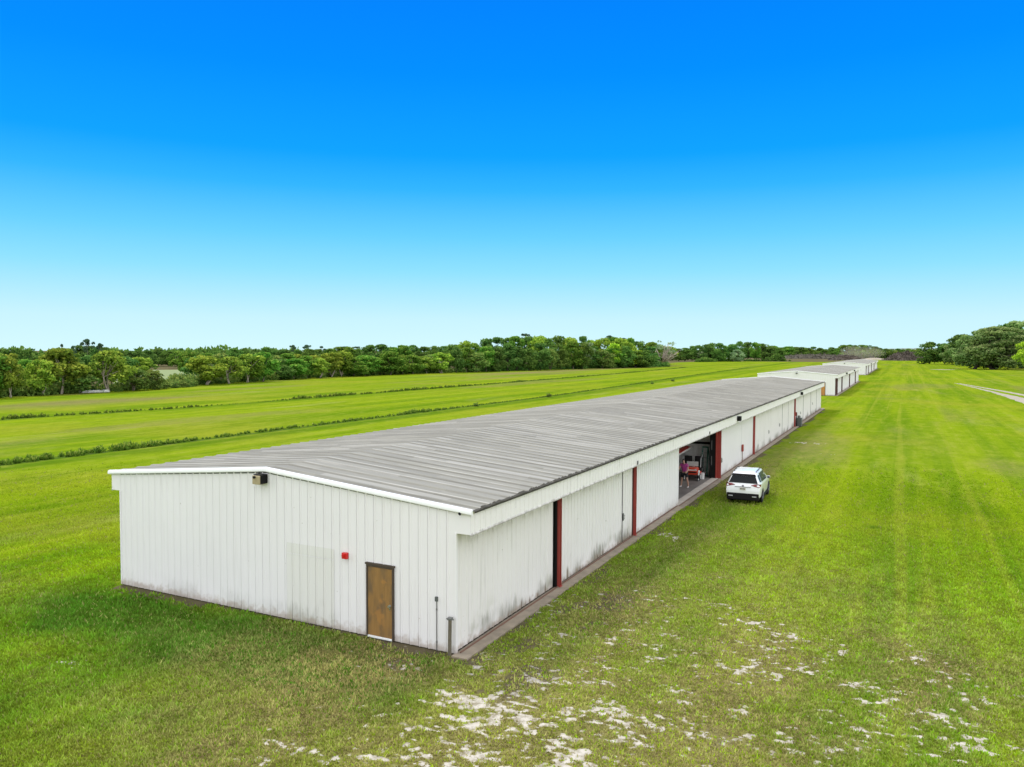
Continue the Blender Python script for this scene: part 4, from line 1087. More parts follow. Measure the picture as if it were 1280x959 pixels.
hb3 = heap('log_heap', 'small dark heap of stumps just behind the roof of the last hangar', -42, 830, 15, 9, 4.2, M['mulch_red'], 27, R(25), .8)
heap('sand_heap', 'pale sand heap between the last hangar and the log heap', -18, 905, 12, 9, 2.2, M['sandpile'], 29, R(30), .5)
h_ = heap('hill', 'low flat topped grey green hill on the horizon', 40, 1900, 190, 90, 17, simple('hazy_hill', (.14, .17, .14), .95, var=.3, scale=.02), 31, R(-20), .15); h_['kind'] = 'structure'
sticks(hb1, 420, 56, 14, 5, 3.2, 3); sticks(hb2, 380, 22, 12, 7, 3.4, 4); sticks(hb3, 160, 15, 9, 4, 2.6, 5)
# tree positions in metres: x, y, height, crown width, kind, row
TREES = [
 (-125.1,60.9,6.7,3.8,'olive','front'), (-126.3,67.0,6.3,4.3,'light','front'), (-128.2,71.8,8.2,6.8,'olive','front'), (-127.7,75.3,4.7,6.0,'bushy','front'),
 (-127.0,80.6,7.8,6.8,'olive','front'), (-126.8,86.0,4.4,5.1,'bushy','front'), (-127.6,91.2,4.0,3.6,'bushy','front'), (-136.3,112.4,6.6,7.9,'light','front'),
 (-136.8,119.9,6.4,6.3,'olive','front'), (-138.4,127.5,7.1,6.9,'olive','front'), (-138.9,133.2,7.5,6.7,'mid','front'), (-125.9,57.9,7.8,5.4,'mid','front'),
 (-124.9,53.5,7.8,5.2,'olive','front'), (-124.4,49.3,8.0,5.0,'mid','front'), (-143.2,143.8,5.6,6.8,'dark','front'), (-143.5,149.5,5.7,7.3,'mid','front'),
 (-145.7,157.5,6.5,5.5,'mid','front'), (-143.1,159.8,5.9,5.9,'light','front'), (-147.1,169.8,7.5,7.7,'olive','front'), (-146.5,174.4,8.0,5.9,'olive','front'),
 (-145.5,178.7,5.7,8.6,'mid','front'), (-145.5,184.8,6.5,8.5,'mid','front'), (-146.7,194.5,5.8,9.1,'mid','front'), (-144.8,197.8,7.7,9.0,'mid','front'),
 (-144.9,204.9,6.6,6.1,'mid','front'), (-143.0,208.6,6.6,7.2,'mid','front'), (-143.7,217.9,5.8,6.6,'olive','front'), (-140.9,223.6,7.4,7.9,'light','front'),
 (-138.4,230.1,9.6,6.0,'dark','front'), (-138.6,238.1,9.4,6.6,'mid','front'), (-136.1,241.0,7.6,8.1,'bushy','front'), (-136.2,249.5,9.8,7.7,'mid','front'),
 (-133.0,253.3,9.2,7.6,'dark','front'), (-134.2,263.8,10.9,8.7,'dark','front'), (-132.8,269.4,9.9,9.1,'dark','front'), (-129.4,273.9,9.1,6.9,'dense','front'),
 (-127.5,281.4,11.3,9.8,'dark','front'), (-127.3,291.2,9.0,7.2,'bushy','front'), (-125.5,299.3,9.0,8.0,'dense','front'), (-124.6,311.0,12.3,10.8,'mid','front'),
 (-121.5,314.8,12.0,9.2,'dense','front'), (-122.0,330.8,10.4,9.8,'dense','front'), (-117.9,332.5,8.4,9.8,'bushy','front'), (-118.0,346.4,9.8,12.5,'mid','front'),
 (-113.0,349.1,10.6,10.3,'dense','front'), (-110.8,360.8,8.6,12.0,'dense','front'), (-107.4,367.1,8.7,9.7,'dense','front'), (-124.4,329.1,12.1,10.0,'pale','front'),
 (-111.1,360.6,8.8,8.9,'yellow','front'), (-118.0,346.5,11.9,9.5,'yellow','front'), (-109.3,402.3,14.2,17.7,'bare','front'), (-112.1,392.0,10.6,8.7,'dark','front'),
 (-291.4,145.4,7.7,8.0,'dense','rear'), (-302.8,155.8,7.5,6.2,'dense','rear'), (-310.5,163.9,8.1,8.3,'dark','rear'), (-274.2,146.9,8.3,6.3,'dense','rear'),
 (-271.6,148.7,8.5,8.1,'dense','rear'), (-292.0,165.2,8.4,7.6,'dense','rear'), (-294.9,171.6,6.7,8.4,'dense','rear'), (-275.6,162.9,7.1,7.5,'dense','rear'),
 (-290.0,175.8,8.1,9.1,'dark','rear'), (-287.9,178.0,8.3,8.2,'mid','rear'), (-328.3,209.6,9.9,8.7,'dark','rear'), (-322.8,211.5,9.6,10.9,'dark','rear'),
 (-296.4,197.0,9.3,7.7,'dark','rear'), (-280.1,189.5,9.0,7.4,'dense','rear'), (-271.3,188.2,7.6,8.5,'dark','rear'), (-308.7,220.8,7.5,8.0,'dark','rear'),
 (-306.8,224.1,7.8,7.3,'dark','rear'), (-307.6,230.4,7.6,7.4,'dark','rear'), (-322.7,247.8,8.6,7.9,'dark','rear'), (-315.0,247.2,7.5,11.5,'dense','rear'),
 (-279.5,223.8,7.4,8.1,'mid','rear'), (-191.7,154.5,7.5,7.2,'mid','rear'), (-205.3,170.4,7.3,8.7,'dense','rear'), (-172.7,145.0,7.1,5.6,'mid','rear'),
 (-216.9,188.8,7.7,8.2,'dense','rear'), (-217.5,193.2,7.8,7.5,'dark','rear'), (-177.3,159.7,8.6,7.4,'dense','rear'), (-188.3,175.0,8.7,6.4,'dense','rear'),
 (-182.2,173.5,8.3,8.2,'dark','rear'), (-211.8,208.7,9.2,8.3,'dense','rear'), (-230.0,233.6,8.2,8.3,'dark','rear'), (-232.2,241.2,8.2,9.4,'dark','rear'),
 (-199.8,212.9,8.3,6.3,'dense','rear'), (-193.1,211.3,8.6,9.6,'dense','rear'), (-194.1,218.0,8.5,9.0,'dense','rear'), (-230.9,268.3,8.9,11.3,'dense','rear'),
 (-197.2,234.8,9.5,8.5,'mid','rear'), (-203.1,248.5,9.5,9.0,'mid','rear'), (-204.2,256.6,9.0,7.3,'dense','rear'), (-190.6,246.9,10.4,9.5,'dense','rear'),
 (-180.3,241.2,10.5,9.3,'dark','rear'), (-195.9,269.1,9.6,11.4,'mid','rear'), (-191.8,272.6,10.4,9.2,'mid','rear'), (-221.3,323.7,10.9,11.6,'dark','rear'),
 (-187.8,283.2,9.8,8.7,'dark','rear'), (-180.6,281.3,10.3,7.9,'dense','rear'), (-198.3,319.1,10.4,9.9,'dark','rear'), (-169.9,280.6,10.9,10.1,'dense','rear'),
 (-162.1,277.5,12.4,10.1,'yellow2','rear'), (-154.6,272.4,11.3,8.3,'mid','rear'), (-162.2,296.5,13.5,9.4,'dark','rear'), (-170.4,322.2,14.6,11.7,'dark','rear'),
 (-159.4,311.8,14.3,9.8,'dense','rear'), (-156.3,314.6,15.0,10.6,'mid','rear'), (-156.9,329.0,15.1,12.4,'dark','rear'), (-149.6,327.3,15.7,12.4,'yellow2','rear'),
 (-144.4,327.1,14.1,9.4,'dense','rear'), (-152.8,360.3,16.1,12.8,'dense','rear'), (-149.5,367.8,15.3,13.8,'yellow2','rear'), (-152.4,392.6,16.3,10.2,'dark','rear'),
 (-150.8,401.0,14.5,9.5,'light','rear'), (-144.6,402.0,15.7,12.0,'yellow2','rear'), (-142.1,414.9,16.1,12.5,'mid','rear'), (-128.7,390.6,15.3,14.2,'yellow2','rear'),
 (-138.3,435.6,16.0,10.9,'mid','rear'), (-123.7,405.6,13.8,11.3,'dense','rear'), (-124.2,430.2,13.4,14.0,'mid','rear'), (-122.1,440.6,12.1,11.7,'mid','rear'),
 (-118.8,446.7,11.2,13.7,'yellow2','rear'), (-140.7,65.3,6.9,3.7,'bushy','middle'), (-162.4,79.5,5.6,4.6,'dark','middle'), (-159.0,79.8,7.2,4.8,'olive','middle'),
 (-162.9,84.0,5.9,4.6,'mid','middle'), (-144.6,75.2,6.1,4.4,'mid','middle'), (-158.5,86.5,5.9,4.0,'bushy','middle'), (-158.4,88.6,7.2,4.6,'mid','middle'),
 (-144.8,82.1,6.6,4.7,'mid','middle'), (-159.8,95.3,6.0,5.2,'dark','middle'), (-162.7,100.4,6.7,4.4,'dark','middle'), (-144.6,91.0,7.0,3.8,'olive','middle'),
 (-150.9,98.5,6.6,5.2,'mid','middle'), (-157.3,107.0,6.4,5.9,'dark','middle'), (-162.8,114.6,6.3,6.1,'olive','middle'), (-171.2,139.6,6.2,6.4,'dark','middle'),
 (-162.0,135.5,6.7,6.5,'olive','middle'), (-154.8,134.0,7.1,6.5,'bushy','middle'), (-164.6,148.1,5.1,6.7,'dark','middle'), (-168.5,157.0,5.2,7.0,'mid','middle'),
 (-162.6,156.7,6.5,7.3,'bushy','middle'), (-172.9,172.7,6.3,6.1,'bushy','middle'), (-174.5,180.6,6.9,8.0,'mid','middle'), (-181.7,193.1,6.7,7.3,'olive','middle'),
 (-167.2,184.5,6.5,7.1,'olive','middle'), (-174.4,198.3,6.6,8.1,'dark','middle'), (-182.6,215.7,5.4,7.3,'dark','middle'), (-161.4,196.5,4.9,6.5,'olive','middle'),
 (-180.2,227.3,5.1,7.5,'mid','middle'), (-161.0,210.7,5.6,9.2,'mid','middle'), (-163.0,219.8,5.8,6.8,'mid','middle'), (-168.1,233.1,5.5,9.7,'bushy','middle'),
 (-177.0,254.5,4.2,8.5,'olive','middle'), (-160.8,240.5,5.9,9.6,'mid','middle'), (-169.1,263.2,6.5,10.4,'bushy','middle'), (-176.3,284.3,5.5,10.8,'olive','middle'),
 (-217.7,138.4,11.3,4.3,'pine','rear'), (-217.8,142.8,10.0,3.3,'pine','rear'), (-217.5,130.0,9.7,2.4,'pine','rear'), (-217.6,133.6,9.2,2.2,'pine','rear'),
 (-241.0,254.8,10.4,4.4,'pine','rear'), (-242.0,265.6,10.6,5.3,'pine','rear'), (-243.1,277.1,10.1,4.7,'pine','rear'), (-245.1,297.7,10.1,7.4,'pine','rear'),
 (-246.1,308.0,10.1,6.7,'pine','rear'), (-244.0,326.9,11.4,7.9,'pine','rear'), (-222.1,460.7,19.9,9.9,'pine','rear'), (-199.1,568.2,20.5,10.2,'pine','rear'),
 (-194.1,586.8,18.8,10.5,'pine','rear'), (-174.1,656.9,11.2,13.6,'dense','far'), (-159.4,629.4,10.6,13.4,'dense','far'), (-155.6,634.4,11.2,16.4,'dense','far'),
 (-162.6,685.6,13.2,14.5,'dense','far'), (-144.3,636.8,13.3,16.1,'dense','far'), (-137.4,633.3,14.0,14.7,'dark','far'), (-145.7,695.9,16.0,14.3,'dense','far'),
 (-126.2,631.8,15.0,15.4,'dense','far'), (-136.2,703.6,13.5,14.0,'mid','far'), (-118.2,646.9,14.2,14.9,'dark','far'), (-124.7,713.9,17.4,14.3,'dense','far'),
 (-120.9,727.2,16.8,13.3,'dark','far'), (-105.2,679.2,16.0,11.9,'mid','far'), (-107.7,728.9,15.7,17.8,'dense','far'), (-100.2,728.7,12.9,17.5,'dark','far'),
 (-89.1,698.0,11.8,15.8,'dense','far'), (-112.4,637.9,9.7,13.2,'round','far'), (-140.1,632.0,10.6,9.4,'pale','far'), (-145.1,1048.1,16.0,24.3,'mid','distant'),
 (-147.1,1114.7,14.2,19.4,'mid','distant'), (-140.7,1115.4,14.2,22.4,'dense','distant'), (-129.1,1085.4,15.4,23.7,'mid','distant'), (-127.5,1142.3,15.1,25.4,'dense','distant'),
 (-105.7,1015.0,14.2,23.4,'dense','distant'), (-102.2,1060.2,13.4,23.5,'dense','distant'), (-104.5,1148.3,15.4,17.5,'dark','distant'), (-89.7,1081.6,13.5,18.3,'dense','distant'),
 (-77.5,1032.9,11.7,20.5,'dense','distant'), (-72.8,1056.9,14.2,17.8,'dense','distant'), (-67.8,1086.1,13.2,15.7,'mid','distant'), (-62.2,1132.9,17.6,26.1,'mid','distant'),
 (-61.5,1231.9,18.9,20.7,'dark','distant'), (-47.5,1093.9,17.1,17.9,'dense','distant'), (-38.0,1062.6,17.2,16.3,'mid','distant'), (-36.7,1197.3,18.0,24.0,'dense','distant'),
 (-28.9,1204.9,16.2,25.8,'dark','distant'), (-22.0,1229.0,13.0,19.5,'dark','distant'), (-21.7,1259.8,13.1,12.6,'mid','distant'), (-14.0,1268.7,13.5,18.0,'dense','distant'),
 (-7.4,1276.4,12.9,17.9,'dense','distant'), (1.7,1286.8,13.7,17.9,'dense','distant'), (8.9,1295.2,12.6,14.9,'dense','distant'), (15.6,1302.9,13.5,19.3,'mid','distant'),
 (22.2,1310.5,12.5,19.2,'mid','distant'), (30.4,1320.1,14.2,15.1,'mid','distant'), (26.7,603.7,15.4,19.2,'dense','grove'), (36.1,603.0,14.2,17.9,'dark','grove'),
 (42.9,584.8,18.4,19.5,'oak','grove'), (42.3,430.9,18.9,20.8,'oak','grove'), (50.5,430.6,20.8,30.8,'oakbig','grove'), (66.2,469.9,24.8,29.7,'oak','grove'),
 (42.7,533.0,19.0,19.7,'dark','grove'), (54.0,526.3,22.6,21.2,'oak','grove'), (65.0,525.7,24.9,23.8,'dark','grove'), (61.2,406.4,13.4,12.5,'yellow','grove'),
 (80.9,492.5,26.3,30.7,'oak','grove'), (95.2,502.9,25.6,26.5,'oak','grove'), (78.3,427.3,16.3,19.0,'oak','grove'), (-127.5,92.0,1.5,2.0,'shrub','gap'),
 (-128.2,94.7,1.3,2.2,'shrub','gap'), (-129.6,98.1,1.4,2.4,'shrub','gap'), (-130.2,100.7,1.5,2.5,'shrub','gap'), (-132.4,105.1,1.6,2.5,'shrub','gap'),
 (-46.0,172.3,0.6,1.0,'shrub','ditch'), (-46.1,192.2,0.7,1.3,'shrub','ditch'), (-45.9,82.1,0.6,1.0,'shrub','ditch'), (-46.0,108.6,0.7,1.3,'shrub','ditch'),
]
# ------------------------------------------------------------------ trees
def crown_mesh(name, seed, lobes, leaves, size, zlo, zhi, mat, spread=.5, lobe_r=(.16, .28), flat=.75, hollow=.55, shape='dome'):
    """unit crown: about 1 wide, 1 tall (tree height 1)"""
    g_ = np.random.default_rng(seed)
    C_ = []; tries = 0
    while len(C_) < lobes and tries < 5000:
        tries += 1
        u = g_.random(); z = zlo + (zhi-zlo)*u
        if shape == 'dome': rad = spread*math.sqrt(max(0, 1-(max(0, (u-.35)/.65))**2))*(.75+.25*min(1, u/.3))
        elif shape == 'round': rad = spread*math.sqrt(max(0, 1-(2*u-1)**2))
        elif shape == 'column': rad = spread*(.9-.35*u)
        else: rad = spread*(.35+.65*u)   # flat-topped
        a = g_.random()*2*math.pi; rr = rad*math.sqrt(g_.uniform(.15, 1))
        r = g_.uniform(*lobe_r)*(1-.3*u)
        x, y = max(rad-r*.6, .02)*math.cos(a)*rr/max(rad, .01), max(rad-r*.6, .02)*math.sin(a)*rr/max(rad, .01)
        C_.append((x, y, min(z, zhi-r*flat*.8), r))
    C_ = np.array(C_)
    n = leaves
    w = C_[:, 3]**2; li = g_.choice(len(C_), n, p=w/w.sum())
    d = g_.normal(size=(n, 3)); d /= np.linalg.norm(d, axis=1)[:, None]
    d[:, 2] = np.where((d[:, 2] < -.3) & (g_.random(n) < .6), -d[:, 2], d[:, 2])
    rr = (hollow+(1-hollow)*g_.random(n)**.5)*(.9+.25*g_.random(n))
    p = C_[li, :3] + d*rr[:, None]*C_[li, 3][:, None]*np.array([1, 1, flat])
    # leaf clump: crossed-looking random quads facing mostly outward
    nm = d*.8 + g_.normal(size=(n, 3))*.6; nm /= np.linalg.norm(nm, axis=1)[:, None]
    t1 = np.cross(nm, g_.normal(size=(n, 3))); t1 /= np.linalg.norm(t1, axis=1)[:, None]; t2 = np.cross(nm, t1)
    s = size*(.55+.9*g_.random(n))
    s1 = s[:, None]*t1; s2 = (s*(.5+.4*g_.random(n)))[:, None]*t2
    bend = nm*(s*.25)[:, None]
    v = np.stack([p-s1-bend, p-s2*.9, p+s1-bend, p+s2], 1)
    lob_t = g_.random(len(C_))
    tint = np.clip(.55*g_.random(n)+.5*lob_t[li]-.05, 0, 1)
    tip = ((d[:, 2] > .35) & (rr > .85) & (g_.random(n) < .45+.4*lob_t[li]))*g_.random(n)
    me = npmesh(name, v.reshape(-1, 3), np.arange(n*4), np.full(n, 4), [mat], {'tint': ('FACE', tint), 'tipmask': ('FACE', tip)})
    data = me.data; bpy.data.objects.remove(me)
    return data, C_
def trunk_mesh(name, seed, C_, mat, r=.022, fork=.35, multi=1, lean=.05, limbs=7):
    g_ = np.random.default_rng(seed+100); mb = MB()
    for m_ in range(multi):
        a = g_.random()*6.28; bx, by = (.03*math.cos(a), .03*math.sin(a)) if multi > 1 else (0, 0)
        tx, ty = bx*3+g_.normal()*lean, by*3+g_.normal()*lean
        mid = Vector(((bx+tx)/2+g_.normal()*.012, (by+ty)/2+g_.normal()*.012, fork*.55)); top = Vector((tx, ty, fork))
        mb.tube([(bx, by, -.01), (bx*1.05, by*1.05, .03), mid, top], [r*1.5, r*1.05, r*.9, r*.75], 7)
        idx_ = g_.choice(len(C_), min(limbs, len(C_)), replace=False)
        for i in idx_:
            c = Vector(C_[i, :3]); k = (top+c)/2 + Vector((g_.normal()*.02, g_.normal()*.02, g_.uniform(-.02, .04)))
            mb.tube([top-Vector((0, 0, .02)), k, c], [r*.6, r*.4, r*.15], 5)
    o = mb.build(name, mat, None, smooth=True); d = o.data; bpy.data.objects.remove(o); return d

KINDS = {
 # kind: (name, category, adjective, crown params, trunk params, leaf mat, bark)
 'olive': ('broadleaf_tree', 'olive green tree with pale stems', dict(lobes=30, leaves=3600, size=.034, zlo=.30, zhi=1.0, spread=.49, lobe_r=(.13, .23)), dict(r=.02, fork=.4, multi=2, lean=.08), 'olive', 'bark_pale'),
 'light': ('broadleaf_tree', 'light green open tree', dict(lobes=30, leaves=3400, size=.034, zlo=.24, zhi=1.0, spread=.46, lobe_r=(.12, .22)), dict(r=.02, fork=.36, multi=2, lean=.07), 'light', 'bark_pale'),
 'mid': ('broadleaf_tree', 'mid green loose tree', dict(lobes=32, leaves=3500, size=.034, zlo=.18, zhi=1.0, spread=.46, lobe_r=(.12, .22)), dict(r=.02, fork=.35, multi=1, lean=.05), 'mid', 'bark'),
 'dark': ('broadleaf_tree', 'dark green full tree', dict(lobes=30, leaves=3300, size=.033, zlo=.14, zhi=1.0, spread=.46, lobe_r=(.13, .23)), dict(r=.02, fork=.3), 'dark', 'bark_dark'),
 'dense': ('broadleaf_tree', 'deep green tree leafy to ground', dict(lobes=34, leaves=3000, size=.030, zlo=.08, zhi=1.0, spread=.45, lobe_r=(.13, .22)), dict(r=.02, fork=.3), 'dense', 'bark_dark'),
 'bushy': ('broadleaf_tree', 'bushy low tree', dict(lobes=30, leaves=2600, size=.036, zlo=.10, zhi=1.0, spread=.48, lobe_r=(.14, .25)), dict(r=.02, fork=.25, multi=2, lean=.08), 'bushy', 'bark'),
 'pine': ('pine_tree', 'tall dark pine with open top', dict(lobes=13, leaves=900, size=.028, zlo=.66, zhi=1.0, spread=.42, lobe_r=(.10, .17), flat=.45, shape='round'), dict(r=.011, fork=.82, lean=.01, limbs=9), 'pine', 'bark'),
 'pale': ('broadleaf_tree', 'pale grey green tree', dict(lobes=26, leaves=2500, size=.028, zlo=.22, zhi=1.0, spread=.44, lobe_r=(.12, .2)), dict(r=.02, fork=.3), 'pale', 'bark_pale'),
 'yellow': ('broadleaf_tree', 'bright yellow green spring tree', dict(lobes=26, leaves=2600, size=.030, zlo=.2, zhi=1.0, spread=.46, lobe_r=(.13, .22)), dict(r=.02, fork=.3), 'yellow', 'bark'),
 'yellow2': ('broadleaf_tree', 'fresh light green tree', dict(lobes=26, leaves=2500, size=.030, zlo=.3, zhi=1.0, spread=.46, lobe_r=(.13, .22)), dict(r=.02, fork=.3), 'light', 'bark'),
 'round': ('broadleaf_tree', 'ball shaped pale green tree', dict(lobes=40, leaves=2600, size=.030, zlo=.10, zhi=1.0, spread=.47, lobe_r=(.13, .2), shape='round'), dict(r=.02, fork=.25), 'pale', 'bark'),
 'oak': ('oak_tree', 'spreading live oak', dict(lobes=60, leaves=11000, size=.020, zlo=.09, zhi=1.0, spread=.48, lobe_r=(.09, .17), flat=.7), dict(r=.035, fork=.22, multi=1, lean=.05, limbs=14), 'oak', 'bark_dark'),
 'oakbig': ('oak_tree', 'huge live oak on several trunks', dict(lobes=80, leaves=14000, size=.018, zlo=.11, zhi=1.0, spread=.49, lobe_r=(.08, .16), flat=.7), dict(r=.035, fork=.2, multi=3, lean=.09, limbs=12), 'oak', 'bark_dark'),
 'bare': ('bare_tree', 'half dead tree with pale bare branches beside the dark wood', dict(lobes=14, leaves=700, size=.024, zlo=.40, zhi=1.0, spread=.44, lobe_r=(.08, .14), hollow=.3), dict(r=.02, fork=.22, multi=3, lean=.12, limbs=12), 'pale', 'bark_pale'),
 'shrub': ('shrub', 'low green shrub', dict(lobes=12, leaves=700, size=.06, zlo=.05, zhi=1.0, spread=.48, lobe_r=(.18, .3)), dict(r=.02, fork=.25, multi=2, lean=.1), 'bushy', 'bark'),
}
PROTO = {}
for i, (kd, (nm, adj, cp, tp, lm, bk)) in enumerate(KINDS.items()):
    PROTO[kd] = []
    for v in range(1 if kd in ('oakbig', 'bare', 'round', 'yellow', 'pale') else (3 if kd in ('olive', 'mid', 'dense', 'dark') else 2)):
        cm, C_ = crown_mesh('crown', 40+i*10+v, mat=L[lm], **cp)
        PROTO[kd].append((cm, trunk_mesh('trunk', 40+i*10+v, C_, M[bk], **tp)))
# bare tree: long pale branches that stick out of its thin crown
mb = MB(); g_ = np.random.default_rng(77)
for k in range(26):
    a = g_.random()*6.28; up_ = g_.uniform(.45, 1.0); out_ = g_.uniform(.15, .48)
    p0 = Vector((.02*math.cos(a), .02*math.sin(a), .08)); p1 = Vector((out_*.45*math.cos(a), out_*.45*math.sin(a), up_*.5)); p2 = Vector((out_*math.cos(a+.2), out_*math.sin(a+.2), up_*.93))
    mb.tube([p0, p1, p2], [.02, .012, .004], 5)
    for q_ in range(3):
        e = p1.lerp(p2, g_.uniform(.1, .7)); mb.tube([e, e+Vector((g_.normal()*.08, g_.normal()*.08, g_.uniform(.02, .12)))], [.007, .003], 4)
o = mb.build('trunk', M['bark_pale'], None, smooth=True); PROTO['bare'] = [(PROTO['bare'][0][0], o.data)]; bpy.data.objects.remove(o)

ORD = ['first','second','third','fourth','fifth','sixth','seventh','eighth','ninth','tenth','eleventh','twelfth','thirteenth','fourteenth','fifteenth','sixteenth','seventeenth','eighteenth','nineteenth']
TENS = {2:'twenty',3:'thirty',4:'forty',5:'fifty',6:'sixty',7:'seventy',8:'eighty',9:'ninety'}
def ordinal(n):
    if n < 20: return ORD[n-1]
    if n % 10 == 0: return TENS[n//10][:-1]+'ieth'
    return TENS[n//10]+'-'+ORD[n % 10-1]
ROWS = {'front': ('from left, front edge of the wood', 'trees along the front edge of the wood'),
        'middle': ('from left, second row of the wood', 'trees just behind the front row of the wood'),
        'rear': ('from left, back of the wood', 'trees at the back of the wood'),
        'far': ('from left, beyond the far field', 'trees beyond the far field'),
        'distant': ('from left, horizon behind the hangars', 'trees on the horizon behind the hangars'),
        'grove': ('from left, right hand grove', 'trees of the grove at the right'),
        'gap': ('from left, gap in the trees', 'shrubs in the gap between the trees'),
        'ditch': ('from left, along the near ditch', 'shrubs along the near ditch')}
def screen_x(x, y):
    fx, fy = -math.sin(YAW), math.cos(YAW); dx, dy = x-CAMX, y-CAMY
    return (dx*fy - dy*fx)/(dx*fx + dy*fy)
byrow = {}
for T_ in TREES: byrow.setdefault(T_[5], []).append(T_)
rt = random.Random(8)
for row, lst in byrow.items():
    lst.sort(key=lambda T_: screen_x(T_[0], T_[1]))
    cnt = {}
    for x, y, h, w, kd, _ in lst:
        nm, adj, *_r = KINDS[kd]
        cnt[adj] = cnt.get(adj, 0)+1
        tot = sum(1 for T_ in lst if KINDS[T_[4]][1] == adj)
        where, grp = ROWS[row]
        if tot == 1: lab = adj + ' ' + where.replace('from left, ', 'at the ').replace('at the along', 'along').replace('at the beyond', 'beyond') if kd != 'bare' else adj
        else: lab = f"{adj}, {ordinal(cnt[adj])} {where}"
        t = thing(nm, lab, 'shrub' if nm == 'shrub' else 'tree', (x, y, 0), rt.random()*6.28, grp)
        cm, tm = PROTO[kd][rt.randrange(len(PROTO[kd]))]
        ww = w*(1.42 if row in ('front', 'middle') and h < 9 else 1.25 if row in ('front', 'middle', 'rear') else 1.12)
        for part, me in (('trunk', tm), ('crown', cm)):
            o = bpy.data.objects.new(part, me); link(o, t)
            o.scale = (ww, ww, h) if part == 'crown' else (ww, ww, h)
# ------------------------------------------------------------------ dust cloud over the brush works
def dust():
    mb = MB(); g_ = np.random.default_rng(5)
    bm = bmesh.new(); bmesh.ops.create_icosphere(bm, subdivisions=4, radius=1)
    for v in bm.verts:
        n_ = float(fbm(np.array([v.co.x*1.4+20]), np.array([v.co.z*1.4+v.co.y+20]), 3, 12)[0]); v.co *= .7+.6*n_
    me = bpy.data.meshes.new('dust_cloud'); bm.to_mesh(me); bm.free()
    o = link(bpy.data.objects.new('dust_cloud', me)); o.location = (-36, 960, 7); o.scale = (24, 20, 8)
    m = bpy.data.materials.new('dust'); m.use_nodes = True; nt = m.node_tree; nt.nodes.clear()
    out = nt.nodes.new('ShaderNodeOutputMaterial'); vol = nt.nodes.new('ShaderNodeVolumePrincipled'); nt.links.new(vol.outputs[0], out.inputs['Volume'])
    vol.inputs['Color'].default_value = (.92, .80, .70, 1); vol.inputs['Density'].default_value = .0055
    me.materials.append(m); tag(o, 'thin pinkish cloud of dust above the brush heap behind the last hangar', 'dust', kind='stuff')
dust()

# ------------------------------------------------------------------ sun, sky, camera
EXPO = 0.13
SKY_FILL = 1.75
SUN_EL, SUN_AZ = R(55), math.atan2(-.84, .54)      # azimuth from +Y towards +X: the sun stands behind the sheds, to the left
sdir = Vector((math.sin(SUN_AZ)*math.cos(SUN_EL), math.cos(SUN_AZ)*math.cos(SUN_EL), math.sin(SUN_EL)))
sl = bpy.data.lights.new('sun', 'SUN'); sl.energy = 2.2; sl.angle = R(10); sl.color = (1.0, .97, .92)
so = link(bpy.data.objects.new('sun', sl)); so.rotation_euler = sdir.to_track_quat('Z', 'Y').to_euler(); so.location = (0, 0, 60)

w = bpy.data.worlds.new('World'); scene.world = w; w.use_nodes = True
nt = w.node_tree; nt.nodes.clear()
def nn(t_, **kw):
    n_ = nt.nodes.new('ShaderNode'+t_)
    for k, v in kw.items(): setattr(n_, k, v)
    return n_
out = nn('OutputWorld'); bg = nn('Background'); nt.links.new(bg.outputs[0], out.inputs[0])
tc = nn('TexCoord'); sep = nn('SeparateXYZ'); nt.links.new(tc.outputs['Generated'], sep.inputs[0])
sky = nn('TexSky', sky_type='NISHITA', sun_disc=False, sun_elevation=SUN_EL, sun_rotation=SUN_AZ, air_density=1.0, dust_density=.6, ozone_density=2.0)
SKYS = .085
ramp = nn('ValToRGB'); el = ramp.color_ramp; el.interpolation = 'EASE' if False else 'LINEAR'
# clear sky by height above the horizon (sine of elevation): pale at the horizon, deep azure above
stops = [(0, (.62, .88, .94)), (.04, (.54, .83, .94)), (.10, (.26, .70, .95)), (.143, (.135, .59, .95)), (.20, (.03, .43, .95)), (.24, (.004, .34, .95)), (.33, (.0, .255, .95)), (.42, (.0, .205, .93)), (.55, (.005, .22, .9))]
while len(el.elements) < len(stops): el.elements.new(.5)
for e, (p, c) in zip(el.elements, stops): e.position = p; e.color = (*c, 1)
nt.links.new(sep.outputs[2], ramp.inputs[0])
# unseen white sky added overhead and outside the view to brighten the walls
def mth(op, a, b=0.0, clamp=False):
    n_ = nn('Math', operation=op, use_clamp=clamp)
    for i, v in enumerate((a, b)):
        if isinstance(v, bpy.types.NodeSocket): nt.links.new(v, n_.inputs[i])
        else: n_.inputs[i].default_value = v
    return n_.outputs[0]
def mr(v, a, b):
    n_ = nn('MapRange', interpolation_type='SMOOTHSTEP'); nt.links.new(v, n_.inputs[0]); n_.inputs[1].default_value = a; n_.inputs[2].default_value = b; return n_.outputs[0]
ahead = mth('ADD', mth('MULTIPLY', sep.outputs[0], -math.sin(YAW)), mth('MULTIPLY', sep.outputs[1], math.cos(YAW)))
cl = mth('MAXIMUM', mr(sep.outputs[2], .46, .72), mth('SUBTRACT', 1.0, mr(ahead, .30, .72)))
cn = nn('TexNoise'); nt.links.new(tc.outputs['Generated'], cn.inputs['Vector']); cn.inputs['Scale'].default_value = 2.2; cn.inputs['Detail'].default_value = 6
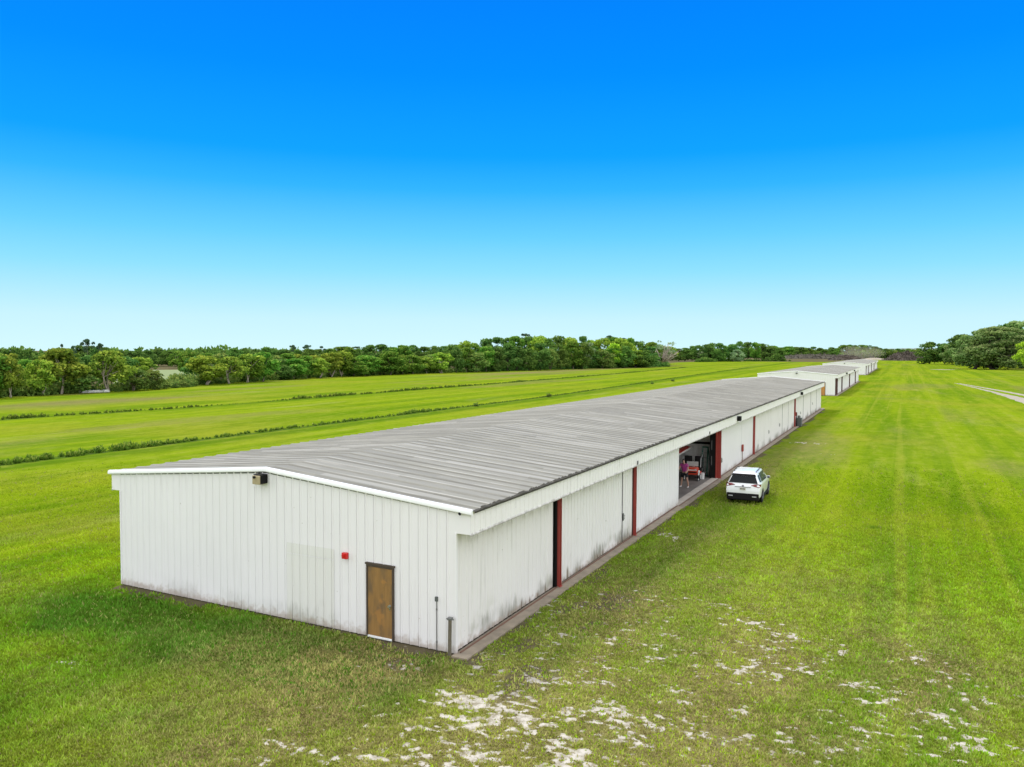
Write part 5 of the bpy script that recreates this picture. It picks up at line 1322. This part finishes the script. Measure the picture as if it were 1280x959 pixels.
cl = mth('MULTIPLY', cl, mth('ADD', mth('MULTIPLY', cn.outputs[0], .5), .65), True)
mx = nn('Mix', data_type='RGBA'); nt.links.new(cl, mx.inputs[0]); nt.links.new(ramp.outputs[0], mx.inputs[6]); mx.inputs[7].default_value = (SKY_FILL*.985, SKY_FILL*.99, SKY_FILL*1.0, 1)
# the physical sky adds its share
sc_ = nn('Mix', data_type='RGBA', blend_type='MULTIPLY'); sc_.inputs[0].default_value = 1; nt.links.new(sky.outputs[0], sc_.inputs[6]); sc_.inputs[7].default_value = (SKYS*.006,)*3+(1,)
ad = nn('Mix', data_type='RGBA', blend_type='ADD'); ad.inputs[0].default_value = 1; nt.links.new(mx.outputs[2], ad.inputs[6]); nt.links.new(sc_.outputs[2], ad.inputs[7])
nt.links.new(ad.outputs[2], bg.inputs[0]); bg.inputs[1].default_value = 1.0

cam = bpy.data.cameras.new('camera'); cam.sensor_width = 36; cam.lens = 36*966.4/1280; cam.clip_end = 12000; cam.clip_start = .1
co = link(bpy.data.objects.new('camera', cam)); co.location = (CAMX, CAMY, CAMZ)
pit, rol = .04218, .0036334
fw = Vector((-math.sin(YAW)*math.cos(pit), math.cos(YAW)*math.cos(pit), -math.sin(pit))); r0 = Vector((math.cos(YAW), math.sin(YAW), 0)); u0 = r0.cross(fw)
r2 = r0*math.cos(rol)+u0*math.sin(rol); u2 = -r0*math.sin(rol)+u0*math.cos(rol)
co.rotation_euler = Matrix((r2, u2, -fw)).transposed().to_euler()
scene.camera = co
vs_ = scene.view_settings; scene.display_settings.display_device = 'sRGB'
vs_.view_transform = 'Standard'; vs_.look = 'None'; vs_.exposure = EXPO; vs_.gamma = 1; vs_.use_curve_mapping = False
scene.render.engine = 'CYCLES'
scene.cycles.max_bounces = 8; scene.cycles.diffuse_bounces = 5; scene.cycles.glossy_bounces = 3; scene.cycles.transmission_bounces = 4; scene.cycles.volume_bounces = 1
scene.cycles.use_denoising = True
scene.cycles.sample_clamp_indirect = 4
